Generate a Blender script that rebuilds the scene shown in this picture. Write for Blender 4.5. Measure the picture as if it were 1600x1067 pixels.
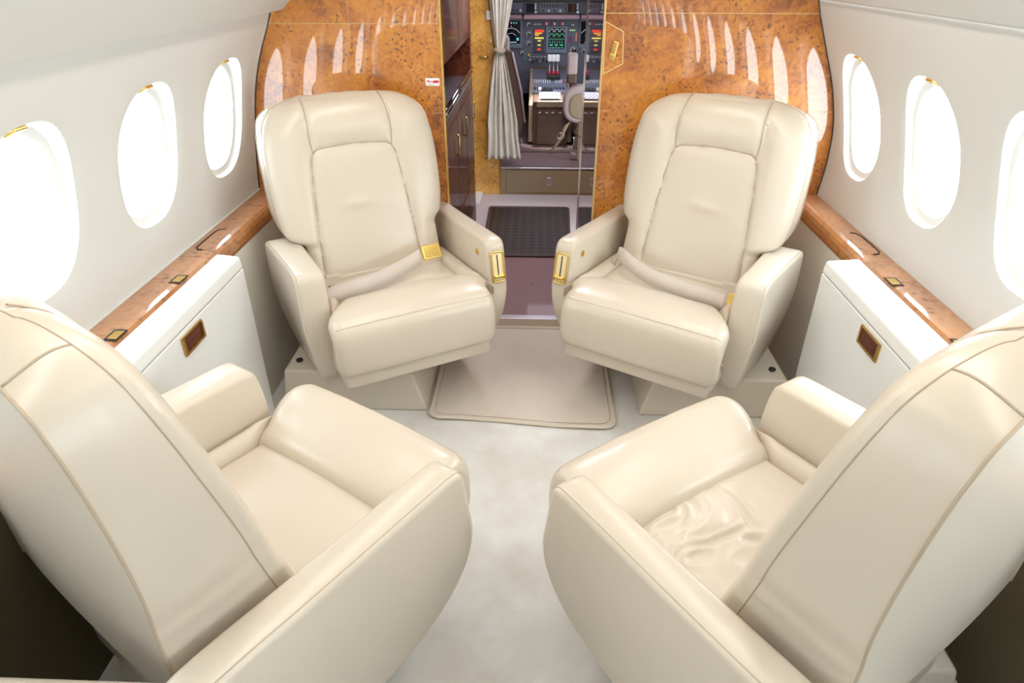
import bpy, bmesh, math, random
from math import sin, cos, pi, sqrt, radians
from mathutils import Vector, Matrix, noise
random.seed(7)
for o in list(bpy.data.objects):
    bpy.data.objects.remove(o)
SC = bpy.context.scene
COL = SC.collection

# ---------------------------------------------------------------- camera
cam_d = bpy.data.cameras.new('camera')
cam = bpy.data.objects.new('camera', cam_d)
COL.objects.link(cam)
cam_d.sensor_width = 36.0
cam_d.lens = 1043 / 1600 * 36
cam_d.clip_start = 0.02
Rm = Matrix(((0.99930113, -0.01862751, 0.03240782), (0.03737982, 0.49798229, -0.8663812), (0.0, 0.86698711, 0.49833056)))
cam.matrix_world = Matrix.Translation((0, 0, 1.52)) @ Rm.to_4x4()
SC.camera = cam

# ---------------------------------------------------------------- world, exposure
SC.view_settings.view_transform = 'Standard'
SC.view_settings.look = 'None'
SC.view_settings.gamma = 1
SC.view_settings.use_curve_mapping = False
SC.view_settings.exposure = 0.0
W = bpy.data.worlds.new('overcast_sky')
SC.world = W
W.use_nodes = True
bg = W.node_tree.nodes['Background']
_nt = W.node_tree
_tc = _nt.nodes.new('ShaderNodeTexCoord')
_sp = _nt.nodes.new('ShaderNodeSeparateXYZ')
_mr = _nt.nodes.new('ShaderNodeMapRange')
_mr.inputs[1].default_value = -.6; _mr.inputs[2].default_value = .8      # hazy sun on the right-hand side
_mr.inputs[3].default_value = 6.6; _mr.inputs[4].default_value = 13.0
_nt.links.new(_tc.outputs['Generated'], _sp.inputs[0])
_nt.links.new(_sp.outputs['X'], _mr.inputs[0])
_nt.links.new(_mr.outputs[0], bg.inputs[1])
bg.inputs[0].default_value = (0.82, 0.92, 1.0, 1)


def area(name, loc, size, size_y, power, color, rot, spread=180):
    d = bpy.data.lights.new(name, 'AREA')
    d.shape = 'RECTANGLE'
    d.size = size
    d.size_y = size_y
    d.energy = power
    d.color = color
    d.spread = radians(spread)
    o = bpy.data.objects.new(name, d)
    COL.objects.link(o)
    o.location = loc
    o.rotation_euler = rot
    return o


# out-of-view ceiling strips added as cabin fill light; their housings follow the ceiling
area('ceiling_fill_left', (-0.50, 1.35, 1.70), 0.18, 2.5, 7.5, (1.0, 0.95, 0.90), (0, radians(-8), 0))
area('ceiling_fill_right', (0.50, 1.35, 1.70), 0.18, 2.5, 7.5, (1.0, 0.95, 0.90), (0, radians(8), 0))
area('entry_fill', (-0.02, 3.9, 1.72), 0.3, 0.8, 16, (0.95, 0.90, 1.0), (0, 0, 0))  # unseen fill added to brighten the vestibule
area('pedestal_fill_spot', (0.09, 5.60, 1.50), 0.06, 0.06, 1.6, (1.0, 0.96, 1.0), (0, 0, 0), 24)  # unseen spot added to brighten the pedestal top
area('cockpit_fill', (0.08, 5.75, 1.45), 0.30, 0.30, 4, (0.9, 0.85, 1.0), (0, 0, 0), 150)  # added soft fill inside the cockpit, no fixture built


# ---------------------------------------------------------------- helpers
def link(o, parent=None):
    COL.objects.link(o)
    if parent is not None:
        o.parent = parent
    return o


def mesh_from(name, verts, faces, mat, smooth=True):
    me = bpy.data.meshes.new(name)
    me.from_pydata([tuple(v) for v in verts], [], faces)
    if mat is not None:
        me.materials.append(mat)
    if smooth:
        me.polygons.foreach_set('use_smooth', [True] * len(me.polygons))
    me.update()
    return me


def from_bm(name, bm, mat, smooth=False):
    bmesh.ops.recalc_face_normals(bm, faces=bm.faces)
    me = bpy.data.meshes.new(name)
    bm.to_mesh(me)
    bm.free()
    if mat is not None:
        me.materials.append(mat)
    if smooth:
        me.polygons.foreach_set('use_smooth', [True] * len(me.polygons))
    return me


def ob(name, me, parent=None, loc=None, rot=None):
    o = bpy.data.objects.new(name, me)
    if loc is not None:
        o.location = loc
    if rot is not None:
        o.rotation_euler = rot
    return link(o, parent)


def bevel(o, w, seg=3, ang=35):
    m = o.modifiers.new('bevel', 'BEVEL')
    m.width = w
    m.segments = seg
    m.limit_method = 'ANGLE'
    m.angle_limit = radians(ang)
    m.harden_normals = False
    for p in o.data.polygons:
        p.use_smooth = True
    m2 = o.modifiers.new('wn', 'WEIGHTED_NORMAL')
    m2.keep_sharp = False
    return o


def tag(o, label=None, cat=None, group=None, kind=None):
    if label: o['label'] = label
    if cat: o['category'] = cat
    if group: o['group'] = group
    if kind: o['kind'] = kind
    return o


def empty(name, loc=(0, 0, 0), rz=0):
    o = bpy.data.objects.new(name, None)
    o.empty_display_size = 0.05
    o.location = loc
    o.rotation_euler = (0, 0, rz)
    COL.objects.link(o)
    return o


def bm_box(bm, lo, hi, mtx=None):
    x0, y0, z0 = lo
    x1, y1, z1 = hi
    vs = [bm.verts.new(((mtx @ Vector(p)) if mtx else p)) for p in
          [(x0, y0, z0), (x1, y0, z0), (x1, y1, z0), (x0, y1, z0), (x0, y0, z1), (x1, y0, z1), (x1, y1, z1), (x0, y1, z1)]]
    for f in [(0, 3, 2, 1), (4, 5, 6, 7), (0, 1, 5, 4), (1, 2, 6, 5), (2, 3, 7, 6), (3, 0, 4, 7)]:
        bm.faces.new([vs[i] for i in f])


def box(name, lo, hi, mat, parent=None, bw=0.0, seg=2, mtx=None):
    bm = bmesh.new()
    bm_box(bm, lo, hi, mtx)
    o = ob(name, from_bm(name, bm, mat), parent)
    if bw:
        bevel(o, bw, seg)
    return o


def bm_prism(bm, pts, t0, t1, axis='x', f=None):
    """polygon pts in the two other axes, extruded along axis from t0 to t1"""
    def mk(t, a, b):
        p = {'x': (t, a, b), 'y': (a, t, b), 'z': (a, b, t)}[axis]
        return f(p) if f else p
    A = [bm.verts.new(mk(t0, a, b)) for a, b in pts]
    B = [bm.verts.new(mk(t1, a, b)) for a, b in pts]
    n = len(pts)
    bm.faces.new(A)
    bm.faces.new(B[::-1])
    for i in range(n):
        bm.faces.new([A[i], B[i], B[(i + 1) % n], A[(i + 1) % n]])


def prism(name, pts, t0, t1, mat, parent=None, axis='x', bw=0, seg=3, f=None, ang=35):
    bm = bmesh.new()
    bm_prism(bm, pts, t0, t1, axis, f)
    o = ob(name, from_bm(name, bm, mat), parent)
    if bw:
        bevel(o, bw, seg, ang)
    return o


def smooth_poly(pts, it=2, closed=True):
    """Chaikin corner cutting"""
    for _ in range(it):
        out = []
        n = len(pts)
        rng = range(n) if closed else range(n - 1)
        if not closed: out.append(pts[0])
        for i in rng:
            a = Vector(pts[i]); b = Vector(pts[(i + 1) % n])
            out.append(tuple(a * .75 + b * .25)); out.append(tuple(a * .25 + b * .75))
        if not closed: out.append(pts[-1])
        pts = out
    return pts


def tube_me(name, path, r, mat, seg=8, closed=False):
    P = [Vector(p) for p in path]
    n = len(P)
    verts = []; faces = []
    up = Vector((0, 0, 1))
    prev = None
    for i in range(n):
        a = P[i - 1] if (i > 0 or closed) else P[i]
        b = P[(i + 1) % n] if (i < n - 1 or closed) else P[i]
        t = (b - a)
        if t.length < 1e-9: t = Vector((0, 0, 1))
        t.normalize()
        if prev is None:
            s = t.cross(up)
            if s.length < .1: s = t.cross(Vector((1, 0, 0)))
        else:
            s = prev - t * prev.dot(t)
        s.normalize(); prev = s
        u = t.cross(s)
        rr = r[i] if isinstance(r, (list, tuple)) else r
        for k in range(seg):
            an = 2 * pi * k / seg
            verts.append(P[i] + (s * cos(an) + u * sin(an)) * rr)
    m = n if closed else n - 1
    for i in range(m):
        for k in range(seg):
            j = (i + 1) % n
            faces.append([i * seg + k, i * seg + (k + 1) % seg, j * seg + (k + 1) % seg, j * seg + k])
    if not closed:
        faces.append([k for k in range(seg)][::-1])
        faces.append([(n - 1) * seg + k for k in range(seg)])
    return mesh_from(name, verts, faces, mat)


def tube(name, path, r, mat, parent=None, seg=8, closed=False):
    return ob(name, tube_me(name, path, r, mat, seg, closed), parent)


def cyl(name, c, r, h, mat, parent=None, axis='z', seg=24, r2=None, bw=0):
    bm = bmesh.new()
    bmesh.ops.create_cone(bm, cap_ends=True, segments=seg, radius1=r, radius2=r if r2 is None else r2, depth=h)
    rot = {'z': Matrix(), 'x': Matrix.Rotation(pi / 2, 4, 'Y'), 'y': Matrix.Rotation(pi / 2, 4, 'X')}[axis]
    bmesh.ops.transform(bm, matrix=Matrix.Translation(c) @ rot, verts=bm.verts)
    o = ob(name, from_bm(name, bm, mat), parent)
    for p in o.data.polygons: p.use_smooth = len(p.vertices) == 4
    if bw: bevel(o, bw, 2)
    return o


def text(name, s, loc, size, mat, parent, rot=(pi / 2, 0, 0), extrude=0.0004):
    c = bpy.data.curves.new(name, 'FONT')
    c.body = s; c.size = size; c.extrude = extrude
    c.align_x = 'CENTER'; c.align_y = 'CENTER'
    t = bpy.data.objects.new('tmp', c)
    COL.objects.link(t)
    dg = bpy.context.evaluated_depsgraph_get()
    me = bpy.data.meshes.new_from_object(t.evaluated_get(dg))
    bpy.data.objects.remove(t)
    me.materials.clear(); me.materials.append(mat)
    return ob(name, me, parent, loc, rot)



def sstep(a, b, x):
    t = max(0, min(1, (x - a) / (b - a)))
    return t * t * (3 - 2 * t)


# ---------------------------------------------------------------- materials
def mat_base(name):
    m = bpy.data.materials.new(name)
    m.use_nodes = True
    nt = m.node_tree
    return m, nt, nt.nodes['Principled BSDF']


def simple(name, col, rough=.5, metal=0, spec=.5, coat=0, emit=None, es=0, coat_rough=.05):
    m, nt, b = mat_base(name)
    b.inputs['Base Color'].default_value = (*col, 1)
    b.inputs['Roughness'].default_value = rough
    b.inputs['Metallic'].default_value = metal
    b.inputs['Specular IOR Level'].default_value = spec
    b.inputs['Coat Weight'].default_value = coat
    b.inputs['Coat Roughness'].default_value = coat_rough
    if emit:
        b.inputs['Emission Color'].default_value = (*emit, 1)
        b.inputs['Emission Strength'].default_value = es
    return m


def N(nt, t, **kw):
    n = nt.nodes.new(t)
    for k, v in kw.items(): setattr(n, k, v)
    return n


def leather_mat(name, col, rough=.36, bump=.18, coat=.25):
    m, nt, b = mat_base(name)
    L = nt.links.new
    tc = N(nt, 'ShaderNodeTexCoord')
    n1 = N(nt, 'ShaderNodeTexNoise'); n1.inputs['Scale'].default_value = 5; n1.inputs['Detail'].default_value = 3
    L(tc.outputs['Object'], n1.inputs['Vector'])
    mx = N(nt, 'ShaderNodeMix', data_type='RGBA')
    mx.inputs[6].default_value = (*[c * .96 for c in col], 1)
    mx.inputs[7].default_value = (*[min(1, c * 1.03) for c in col], 1)
    L(n1.outputs['Fac'], mx.inputs[0]); L(mx.outputs[2], b.inputs['Base Color'])
    v = N(nt, 'ShaderNodeTexVoronoi'); v.inputs['Scale'].default_value = 420
    L(tc.outputs['Object'], v.inputs['Vector'])
    n2 = N(nt, 'ShaderNodeTexNoise'); n2.inputs['Scale'].default_value = 18; n2.inputs['Detail'].default_value = 4
    L(tc.outputs['Object'], n2.inputs['Vector'])
    b1 = N(nt, 'ShaderNodeBump'); b1.inputs['Strength'].default_value = bump * .3; b1.inputs['Distance'].default_value = .0006
    L(v.outputs['Distance'], b1.inputs['Height'])
    b2 = N(nt, 'ShaderNodeBump'); b2.inputs['Strength'].default_value = bump; b2.inputs['Distance'].default_value = .006
    L(n2.outputs['Fac'], b2.inputs['Height']); L(b1.outputs['Normal'], b2.inputs['Normal'])
    L(b2.outputs['Normal'], b.inputs['Normal'])
    b.inputs['Roughness'].default_value = rough
    b.inputs['Coat Weight'].default_value = coat
    b.inputs['Coat Roughness'].default_value = .22
    return m


def burl_mat(name, dark, mid, light, scale=9.0, coat=1.0, coat_rough=.02, ior=1.6):
    m, nt, b = mat_base(name)
    L = nt.links.new
    tc = N(nt, 'ShaderNodeTexCoord')
    w = N(nt, 'ShaderNodeTexNoise'); w.inputs['Scale'].default_value = scale * .6; w.inputs['Detail'].default_value = 5; w.inputs['Distortion'].default_value = 1.2
    L(tc.outputs['Object'], w.inputs['Vector'])
    n1 = N(nt, 'ShaderNodeTexNoise'); n1.inputs['Scale'].default_value = scale * 3; n1.inputs['Detail'].default_value = 8; n1.inputs['Roughness'].default_value = .62; n1.inputs['Distortion'].default_value = 2.6
    L(tc.outputs['Object'], n1.inputs['Vector'])
    cr = N(nt, 'ShaderNodeValToRGB')
    e = cr.color_ramp.elements
    e[0].position = .34; e[0].color = (*dark, 1)
    e[1].position = .66; e[1].color = (*light, 1)
    e2 = e.new(.49); e2.color = (*mid, 1)
    ad = N(nt, 'ShaderNodeMix', data_type='FLOAT'); ad.inputs[0].default_value = .5
    L(w.outputs['Fac'], ad.inputs[2]); L(n1.outputs['Fac'], ad.inputs[3]); L(ad.outputs[0], cr.inputs[0])
    # dark knots / eyes
    wv = N(nt, 'ShaderNodeTexNoise'); wv.inputs['Scale'].default_value = scale * 2.2; wv.inputs['Detail'].default_value = 3
    L(tc.outputs['Object'], wv.inputs['Vector'])
    vm = N(nt, 'ShaderNodeVectorMath', operation='MULTIPLY_ADD')
    vm.inputs[1].default_value = (.05, .05, .05)
    L(wv.outputs['Color'], vm.inputs[0]); L(tc.outputs['Object'], vm.inputs[2])
    v = N(nt, 'ShaderNodeTexVoronoi'); v.inputs['Scale'].default_value = scale * 7
    L(vm.outputs[0], v.inputs['Vector'])
    kr = N(nt, 'ShaderNodeValToRGB')
    kr.color_ramp.elements[0].position = .10; kr.color_ramp.elements[0].color = (1, 1, 1, 1)
    kr.color_ramp.elements[1].position = .38; kr.color_ramp.elements[1].color = (0, 0, 0, 1)
    L(v.outputs['Distance'], kr.inputs[0])
    n3 = N(nt, 'ShaderNodeTexNoise'); n3.inputs['Scale'].default_value = scale * .8; n3.inputs['Detail'].default_value = 2
    L(tc.outputs['Object'], n3.inputs['Vector'])
    k2 = N(nt, 'ShaderNodeMapRange'); k2.inputs[1].default_value = .44; k2.inputs[2].default_value = .56
    L(n3.outputs['Fac'], k2.inputs[0])
    km = N(nt, 'ShaderNodeMath', operation='MULTIPLY'); L(kr.outputs[0], km.inputs[0]); L(k2.outputs[0], km.inputs[1])
    km2 = N(nt, 'ShaderNodeMath', operation='MULTIPLY'); L(km.outputs[0], km2.inputs[0]); km2.inputs[1].default_value = .95
    mx = N(nt, 'ShaderNodeMix', data_type='RGBA')
    L(km2.outputs[0], mx.inputs[0]); L(cr.outputs[0], mx.inputs[6]); mx.inputs[7].default_value = (*[c * .45 for c in dark], 1)
    L(mx.outputs[2], b.inputs['Base Color'])
    b.inputs['Roughness'].default_value = .45
    b.inputs['Coat Weight'].default_value = coat
    b.inputs['Coat Roughness'].default_value = coat_rough
    b.inputs['Coat IOR'].default_value = ior
    return m


def carpet_mat(name, c1, c2, scale=60, bump=.5, stain=None):
    m, nt, b = mat_base(name)
    L = nt.links.new
    tc = N(nt, 'ShaderNodeTexCoord')
    n1 = N(nt, 'ShaderNodeTexNoise'); n1.inputs['Scale'].default_value = 3.2; n1.inputs['Detail'].default_value = 5; n1.inputs['Roughness'].default_value = .6
    L(tc.outputs['Object'], n1.inputs['Vector'])
    cr = N(nt, 'ShaderNodeValToRGB')
    cr.color_ramp.elements[0].position = .36; cr.color_ramp.elements[0].color = (*c2, 1)
    cr.color_ramp.elements[1].position = .60; cr.color_ramp.elements[1].color = (*c1, 1)
    L(n1.outputs['Fac'], cr.inputs[0])
    n2 = N(nt, 'ShaderNodeTexNoise'); n2.inputs['Scale'].default_value = scale * 6; n2.inputs['Detail'].default_value = 2
    L(tc.outputs['Object'], n2.inputs['Vector'])
    mr = N(nt, 'ShaderNodeMapRange'); mr.inputs[3].default_value = .86; mr.inputs[4].default_value = 1.08
    L(n2.outputs['Fac'], mr.inputs[0])
    mx = N(nt, 'ShaderNodeVectorMath', operation='SCALE')
    L(cr.outputs[0], mx.inputs[0]); L(mr.outputs[0], mx.inputs['Scale'])
    L(mx.outputs[0], b.inputs['Base Color'])
    bp = N(nt, 'ShaderNodeBump'); bp.inputs['Strength'].default_value = bump; bp.inputs['Distance'].default_value = .004
    L(n2.outputs['Fac'], bp.inputs['Height']); L(bp.outputs['Normal'], b.inputs['Normal'])
    b.inputs['Roughness'].default_value = .95
    b.inputs['Sheen Weight'].default_value = .25
    b.inputs['Specular IOR Level'].default_value = .1
    return m


def glass_mat():
    m = bpy.data.materials.new('window_glass')
    m.use_nodes = True
    nt = m.node_tree
    nt.nodes.clear()
    out = N(nt, 'ShaderNodeOutputMaterial')
    t = N(nt, 'ShaderNodeBsdfTransparent'); t.inputs[0].default_value = (.97, 1, .985, 1)
    g = N(nt, 'ShaderNodeBsdfGlossy'); g.inputs['Roughness'].default_value = .03
    f = N(nt, 'ShaderNodeFresnel'); f.inputs[0].default_value = 1.3
    mx = N(nt, 'ShaderNodeMixShader')
    nt.links.new(f.outputs[0], mx.inputs[0]); nt.links.new(t.outputs[0], mx.inputs[1]); nt.links.new(g.outputs[0], mx.inputs[2])
    nt.links.new(mx.outputs[0], out.inputs[0])
    return m


LEA = leather_mat('cream_leather', (.655, .57, .465), rough=.36, bump=.10, coat=.38)
PIPE = leather_mat('leather_piping', (.47, .375, .27), rough=.45, bump=.1, coat=.1)
SHELL = leather_mat('smooth_cream_leather', (.635, .55, .45), rough=.36, bump=.06, coat=.3)
PLASTIC = simple('cream_plastic', (.64, .57, .47), .4)
WALL = simple('wall_fabric_panel', (.72, .725, .70), .62, spec=.3)
CEIL = simple('ceiling_panel', (.66, .66, .62), .6, spec=.3)
REVEAL = simple('window_reveal_white', (.88, .89, .88), .4)
LEDGEWHITE = simple('white_laminate', (.84, .845, .83), .32, coat=.3)
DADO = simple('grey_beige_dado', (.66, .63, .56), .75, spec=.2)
DARKDADO = simple('dark_brown_dado', (.13, .105, .062), .9, spec=.1)  # darker brown for the aft stretch of the dado
BURL = burl_mat('burl_veneer', (.17, .038, .003), (.47, .145, .007), (.67, .265, .022), 7.5, ior=1.7)
BURLC = burl_mat('burl_veneer_light', (.36, .13, .02), (.66, .32, .055), (.80, .45, .10), 9)
WALNUT = burl_mat('ledge_veneer', (.30, .115, .035), (.47, .20, .075), (.56, .27, .115), 4.0, coat_rough=.06)
DWOOD = burl_mat('dark_mahogany', (.05, .012, .006), (.115, .028, .012), (.19, .055, .02), 5, coat=.35, coat_rough=.06, ior=1.4)
DWOOD.node_tree.nodes['Principled BSDF'].inputs['Specular IOR Level'].default_value = .15
MIRROR = simple('polished_dark_jamb', (.055, .018, .012), .08, spec=.9, coat=1, coat_rough=.01)
MIRROR.node_tree.nodes['Principled BSDF'].inputs['Coat IOR'].default_value = 2.2
GOLD = simple('polished_brass', (.86, .60, .18), .2, metal=1)
PLATE = simple('satin_brass', (.95, .80, .48), .35, metal=.6)
GOLDD = simple('aged_brass', (.55, .34, .10), .35, metal=1)
CHROME = simple('chrome', (.78, .76, .80), .12, metal=1)
STEEL = simple('brushed_steel', (.60, .57, .60), .32, metal=1)
CARPET = carpet_mat('pale_carpet', (.84, .83, .81), (.70, .665, .61))
MATC = carpet_mat('mat_pile', (.78, .70, .61), (.72, .635, .54), 80)
BIND = simple('mat_binding', (.70, .61, .50), .8)
MAUVE = simple('mauve_vinyl_floor', (.25, .135, .14), .5, coat=.1)
MAUVEL = simple('grey_mauve_floor', (.62, .56, .56), .45, coat=.2)
BROWNP = simple('brown_panel', (.27, .20, .115), .5)
BROWND = simple('dark_brown_trim', (.085, .055, .042), .6)
BLACK = simple('black_plastic', (.012, .012, .014), .35)
SLOT = simple('slot_dark', (.01, .01, .01), .6)
FABRIC = carpet_mat('belt_webbing', (.68, .59, .53), (.63, .54, .48), 120, bump=.2)
CURT = carpet_mat('curtain_cloth', (.74, .70, .60), (.66, .61, .50), 100, bump=.1)
WHITE = simple('white_plastic', (.85, .85, .83), .4)
LABELW = simple('white_label', (.86, .84, .84), .5)
RED = simple('red_ink', (.62, .02, .05), .5)
GREYTXT = simple('grey_ink', (.35, .33, .36), .5)
PANEL = simple('instrument_grey', (.105, .11, .145), .5)
PANELD = simple('instrument_dark', (.05, .052, .07), .5)
PANELL = simple('instrument_blue_grey', (.16, .185, .24), .45)
PINK = simple('mauve_glareshield', (.33, .20, .22), .6)
SCREEN = simple('screen_black', (.006, .010, .016), .12, coat=.5)
COCKL = leather_mat('cockpit_sheepskin', (.46, .37, .35), rough=.8, bump=.3, coat=0)
COCKT = simple('cockpit_tan', (.33, .25, .155), .6)
COCKB = simple('cockpit_brown', (.12, .072, .05), .55)
COCKFLOOR = simple('cockpit_floor_carpet', (.16, .105, .095), .9)
GLASS = glass_mat()


def em(name, c, s):
    return simple(name, (0.01, 0.01, 0.01), .5, emit=c, es=s)


E_GREEN = em('glow_green', (.10, .85, .42), .9)
E_WHITE = em('glow_white', (.75, .85, .9), .8)
E_CYAN = em('glow_cyan', (.15, .75, .75), .8)
E_RED = em('glow_red', (.95, .06, .02), .95)
E_ORANGE = em('glow_orange', (1.0, .42, .03), 1.0)
E_YELLOW = em('glow_yellow', (1.0, .80, .15), 1.0)
E_LIME = em('glow_lime', (.45, .9, .35), .9)
E_MAG = em('glow_magenta', (.8, .1, .4), .8)
E_PAPER = simple('lit_keypad', (.75, .72, .85), .4)
E_FILL = em('warm_fill_diffuser', (1, .9, .75), 3.0)
E_SPOT = em('floor_light', (1, .9, .95), 6)


# rubber mat with diamond pattern
def rubber_mat():
    m, nt, b = mat_base('ribbed_brown_rubber')
    L = nt.links.new
    tc = N(nt, 'ShaderNodeTexCoord')
    mp = N(nt, 'ShaderNodeMapping'); mp.inputs['Rotation'].default_value = (0, 0, pi / 4); mp.inputs['Scale'].default_value = (26, 26, 26)
    L(tc.outputs['Object'], mp.inputs['Vector'])
    c = N(nt, 'ShaderNodeTexChecker'); c.inputs['Scale'].default_value = 1
    c.inputs['Color1'].default_value = (.050, .034, .030, 1); c.inputs['Color2'].default_value = (.022, .014, .013, 1)
    L(mp.outputs[0], c.inputs['Vector']); L(c.outputs['Color'], b.inputs['Base Color'])
    bp = N(nt, 'ShaderNodeBump'); bp.inputs['Distance'].default_value = .004
    L(c.outputs['Fac'], bp.inputs['Height']); L(bp.outputs[0], b.inputs['Normal'])
    b.inputs['Roughness'].default_value = .45
    return m


RUBBER = rubber_mat()

# ---------------------------------------------------------------- cabin shell
YB = 2.81          # bulkhead face
YA = -4.2          # aft end
PROF = {
    'left': [(1.2084, 0.6402), (1.1957, 0.778), (1.1734, 0.9158), (1.1469, 1.0578), (1.1204, 1.1426), (1.0759, 1.2497), (1.025, 1.3409)],
    'right': [(1.1851, 0.6402), (1.201, 0.7568), (1.1957, 0.9264), (1.1533, 1.0854), (1.1215, 1.1596), (1.0727, 1.2762), (1.025, 1.3883)],
}


def prof(side, z):
    P = PROF[side]
    if z <= P[0][1]: return P[0][0]
    for (x0, z0), (x1, z1) in zip(P, P[1:]):
        if z <= z1:
            t = (z - z0) / (z1 - z0)
            return x0 + (x1 - x0) * t
    return P[-1][0]


def profs(side, z):      # smoothed
    return sum(prof(side, z + d) for d in (-.05, -.025, 0, .025, .05)) / 5


WIN = {'left': (2.518, .541), 'right': (2.565, .503)}
WZ = {'left': 1.0006, 'right': 1.0077}
WA, WB = .170, .210
WAS = {'left': .170, 'right': .160}
WBS = {'left': .210, 'right': .219}      # half width, half height of opening


def ell(th, a, b, n=2.45):
    c, s = cos(th), sin(th)
    r = (abs(c / a) ** n + abs(s / b) ** n) ** (-1 / n)
    return r * c, r * s


win_centres = {}
for side, sg in (('left', -1), ('right', 1)):
    y0, pitch = WIN[side]
    zb, zt = PROF[side][0][1], PROF[side][-1][1]
    zc = WZ[side]; WA = WAS[side]; WB = WBS[side]
    verts = []; faces = []
    NT = 64
    cents = []
    yc = y0
    while yc > YA + .3:
        cents.append(yc); yc -= pitch
    win_centres[side] = cents
    for ci, yc in enumerate(cents):
        hy = pitch / 2
        base = len(verts)
        NR = 9
        for r in range(NR):
            t = r / (NR - 1)
            for k in range(NT):
                th = 2 * pi * (k + .5) / NT
                ey, ez = ell(th, WA, WB)
                # rectangle point
                c, s = cos(th), sin(th)
                hz = (zt - zc) if s > 0 else (zc - zb)
                q = min(hy / max(abs(c), 1e-6), hz / max(abs(s), 1e-6))
                ry, rz = c * q, s * q
                y = ey * (1 - t) + ry * t; z = ez * (1 - t) + rz * t
                lip = .006 * math.exp(-(t / .12) ** 2)
                verts.append((sg * (profs(side, zc + z) + lip), yc + y, zc + z))
        for r in range(NR - 1):
            for k in range(NT):
                a = base + r * NT + k; b2 = base + r * NT + (k + 1) % NT
                faces.append([a, b2, b2 + NT, a + NT] if sg < 0 else [a, a + NT, b2 + NT, b2])
        # corner fill triangles for the rectangle corners
        cb = len(verts)
        for (cy, cz) in ((hy, zt - zc), (-hy, zt - zc), (-hy, -(zc - zb)), (hy, -(zc - zb))):
            verts.append((sg * profs(side, zc + cz), yc + cy, zc + cz))
        ring = base + (NR - 1) * NT
        for j, (cy, cz) in enumerate(((hy, zt - zc), (-hy, zt - zc), (-hy, -(zc - zb)), (hy, -(zc - zb)))):
            th = math.atan2(cz, cy) % (2 * pi)
            k = int(math.floor(th / (2 * pi) * NT - .5)) % NT
            f = [ring + k, ring + (k + 1) % NT, cb + j]
            faces.append(f if sg > 0 else f[::-1])
    # fill to bulkhead
    ye = cents[0] + pitch / 2
    n = 12
    base = len(verts)
    for i in range(n + 1):
        z = zb + (zt - zb) * i / n
        verts.append((sg * profs(side, z), ye, z)); verts.append((sg * profs(side, z), YB + .02, z))
    for i in range(n):
        a = base + 2 * i
        faces.append([a, a + 1, a + 3, a + 2] if sg < 0 else [a, a + 2, a + 3, a + 1])
    me = mesh_from('wall_' + side, verts, faces, WALL)
    o = ob('wall_' + side, me)
    bmx = bmesh.new(); bmx.from_mesh(me); bmesh.ops.remove_doubles(bmx, verts=bmx.verts, dist=.0008); bmesh.ops.recalc_face_normals(bmx, faces=bmx.faces)
    bmx.to_mesh(me); bmx.free()
    tag(o, kind='structure')

# windows
wn = 1
for side, sg in (('left', -1), ('right', 1)):
    zc = WZ[side]; WA = WAS[side]; WB = WBS[side]
    for yc in win_centres[side]:
        e = empty('window_%d' % wn)
        tag(e, kind='structure'); wn += 1
        # reveal
        verts = []; faces = []
        NT = 64
        rings = [(0.0, 1.0), (.006, .988), (.02, .975), (.045, .965), (.060, .955), (.066, .93), (.067, .86)]
        for d, s in rings:
            for k in range(NT):
                th = 2 * pi * k / NT
                y, z = ell(th, WA * s, WB * s)
                x = profs(side, zc + z) + .006
                # reveal floor flattens onto the outer fuselage pane plane
                xo = 1.222 - .12 * (z + .2) ** 2 - .13 * (z + .2)
                tt = d / .067
                x = x * (1 - tt) + max(x + .022, xo) * tt
                verts.append((sg * x, yc + y, zc + z))
        for r in range(len(rings) - 1):
            for k in range(NT):
                a = r * NT + k; b2 = r * NT + (k + 1) % NT
                faces.append([a, b2, b2 + NT, a + NT])
        rv = ob('window_frame', mesh_from('window_frame', verts, faces, REVEAL), e)
        # glass pane : slightly domed disc
        verts = []; faces = []
        s = .87
        for r in range(5):
            for k in range(NT):
                th = 2 * pi * k / NT
                q = 1 - r / 5
                y, z = ell(th, WA * s * q, WB * s * q)
                x0 = profs(side, zc + z) + .006
                xo = 1.222 - .12 * (z + .2) ** 2 - .13 * (z + .2)
                verts.append((sg * max(x0 + .022, xo), yc + y, zc + z))
        for r in range(4):
            for k in range(NT):
                a = r * NT + k; b2 = r * NT + (k + 1) % NT
                faces.append([a, b2, b2 + NT, a + NT])
        faces.append([4 * NT + k for k in range(NT)])
        if sg > 0: faces = [f[::-1] for f in faces]
        pane = ob('pane', mesh_from('pane', verts, faces, GLASS), e)
        # brass shade latch on top of the reveal
        zt = zc + WB * .955
        xl = profs(side, zt) + .012
        m = Matrix.Translation((sg * (xl + .012), yc - .012, zt - .002)) @ Matrix.Rotation(sg * radians(28), 4, 'Y')
        lb = box('shade_latch', (-.018, -.020, -.007), (.016, .020, .005), GOLD, e, .002, 2, m)

# portals help sampling the daylight through every window
for side, sg in (('left', -1), ('right', 1)):
    for yc in win_centres[side]:
        if yc < -1.2: continue
        p = area('window_daylight_portal', (sg * 1.26, yc, WZ[side]), .34, .42, 1, (1, 1, 1), (0, sg * pi / 2, 0))
        p.rotation_euler = (0, sg * pi / 2, 0)
        p.data.size = .47; p.data.size_y = .38
        p.data.cycles.is_portal = True

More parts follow.
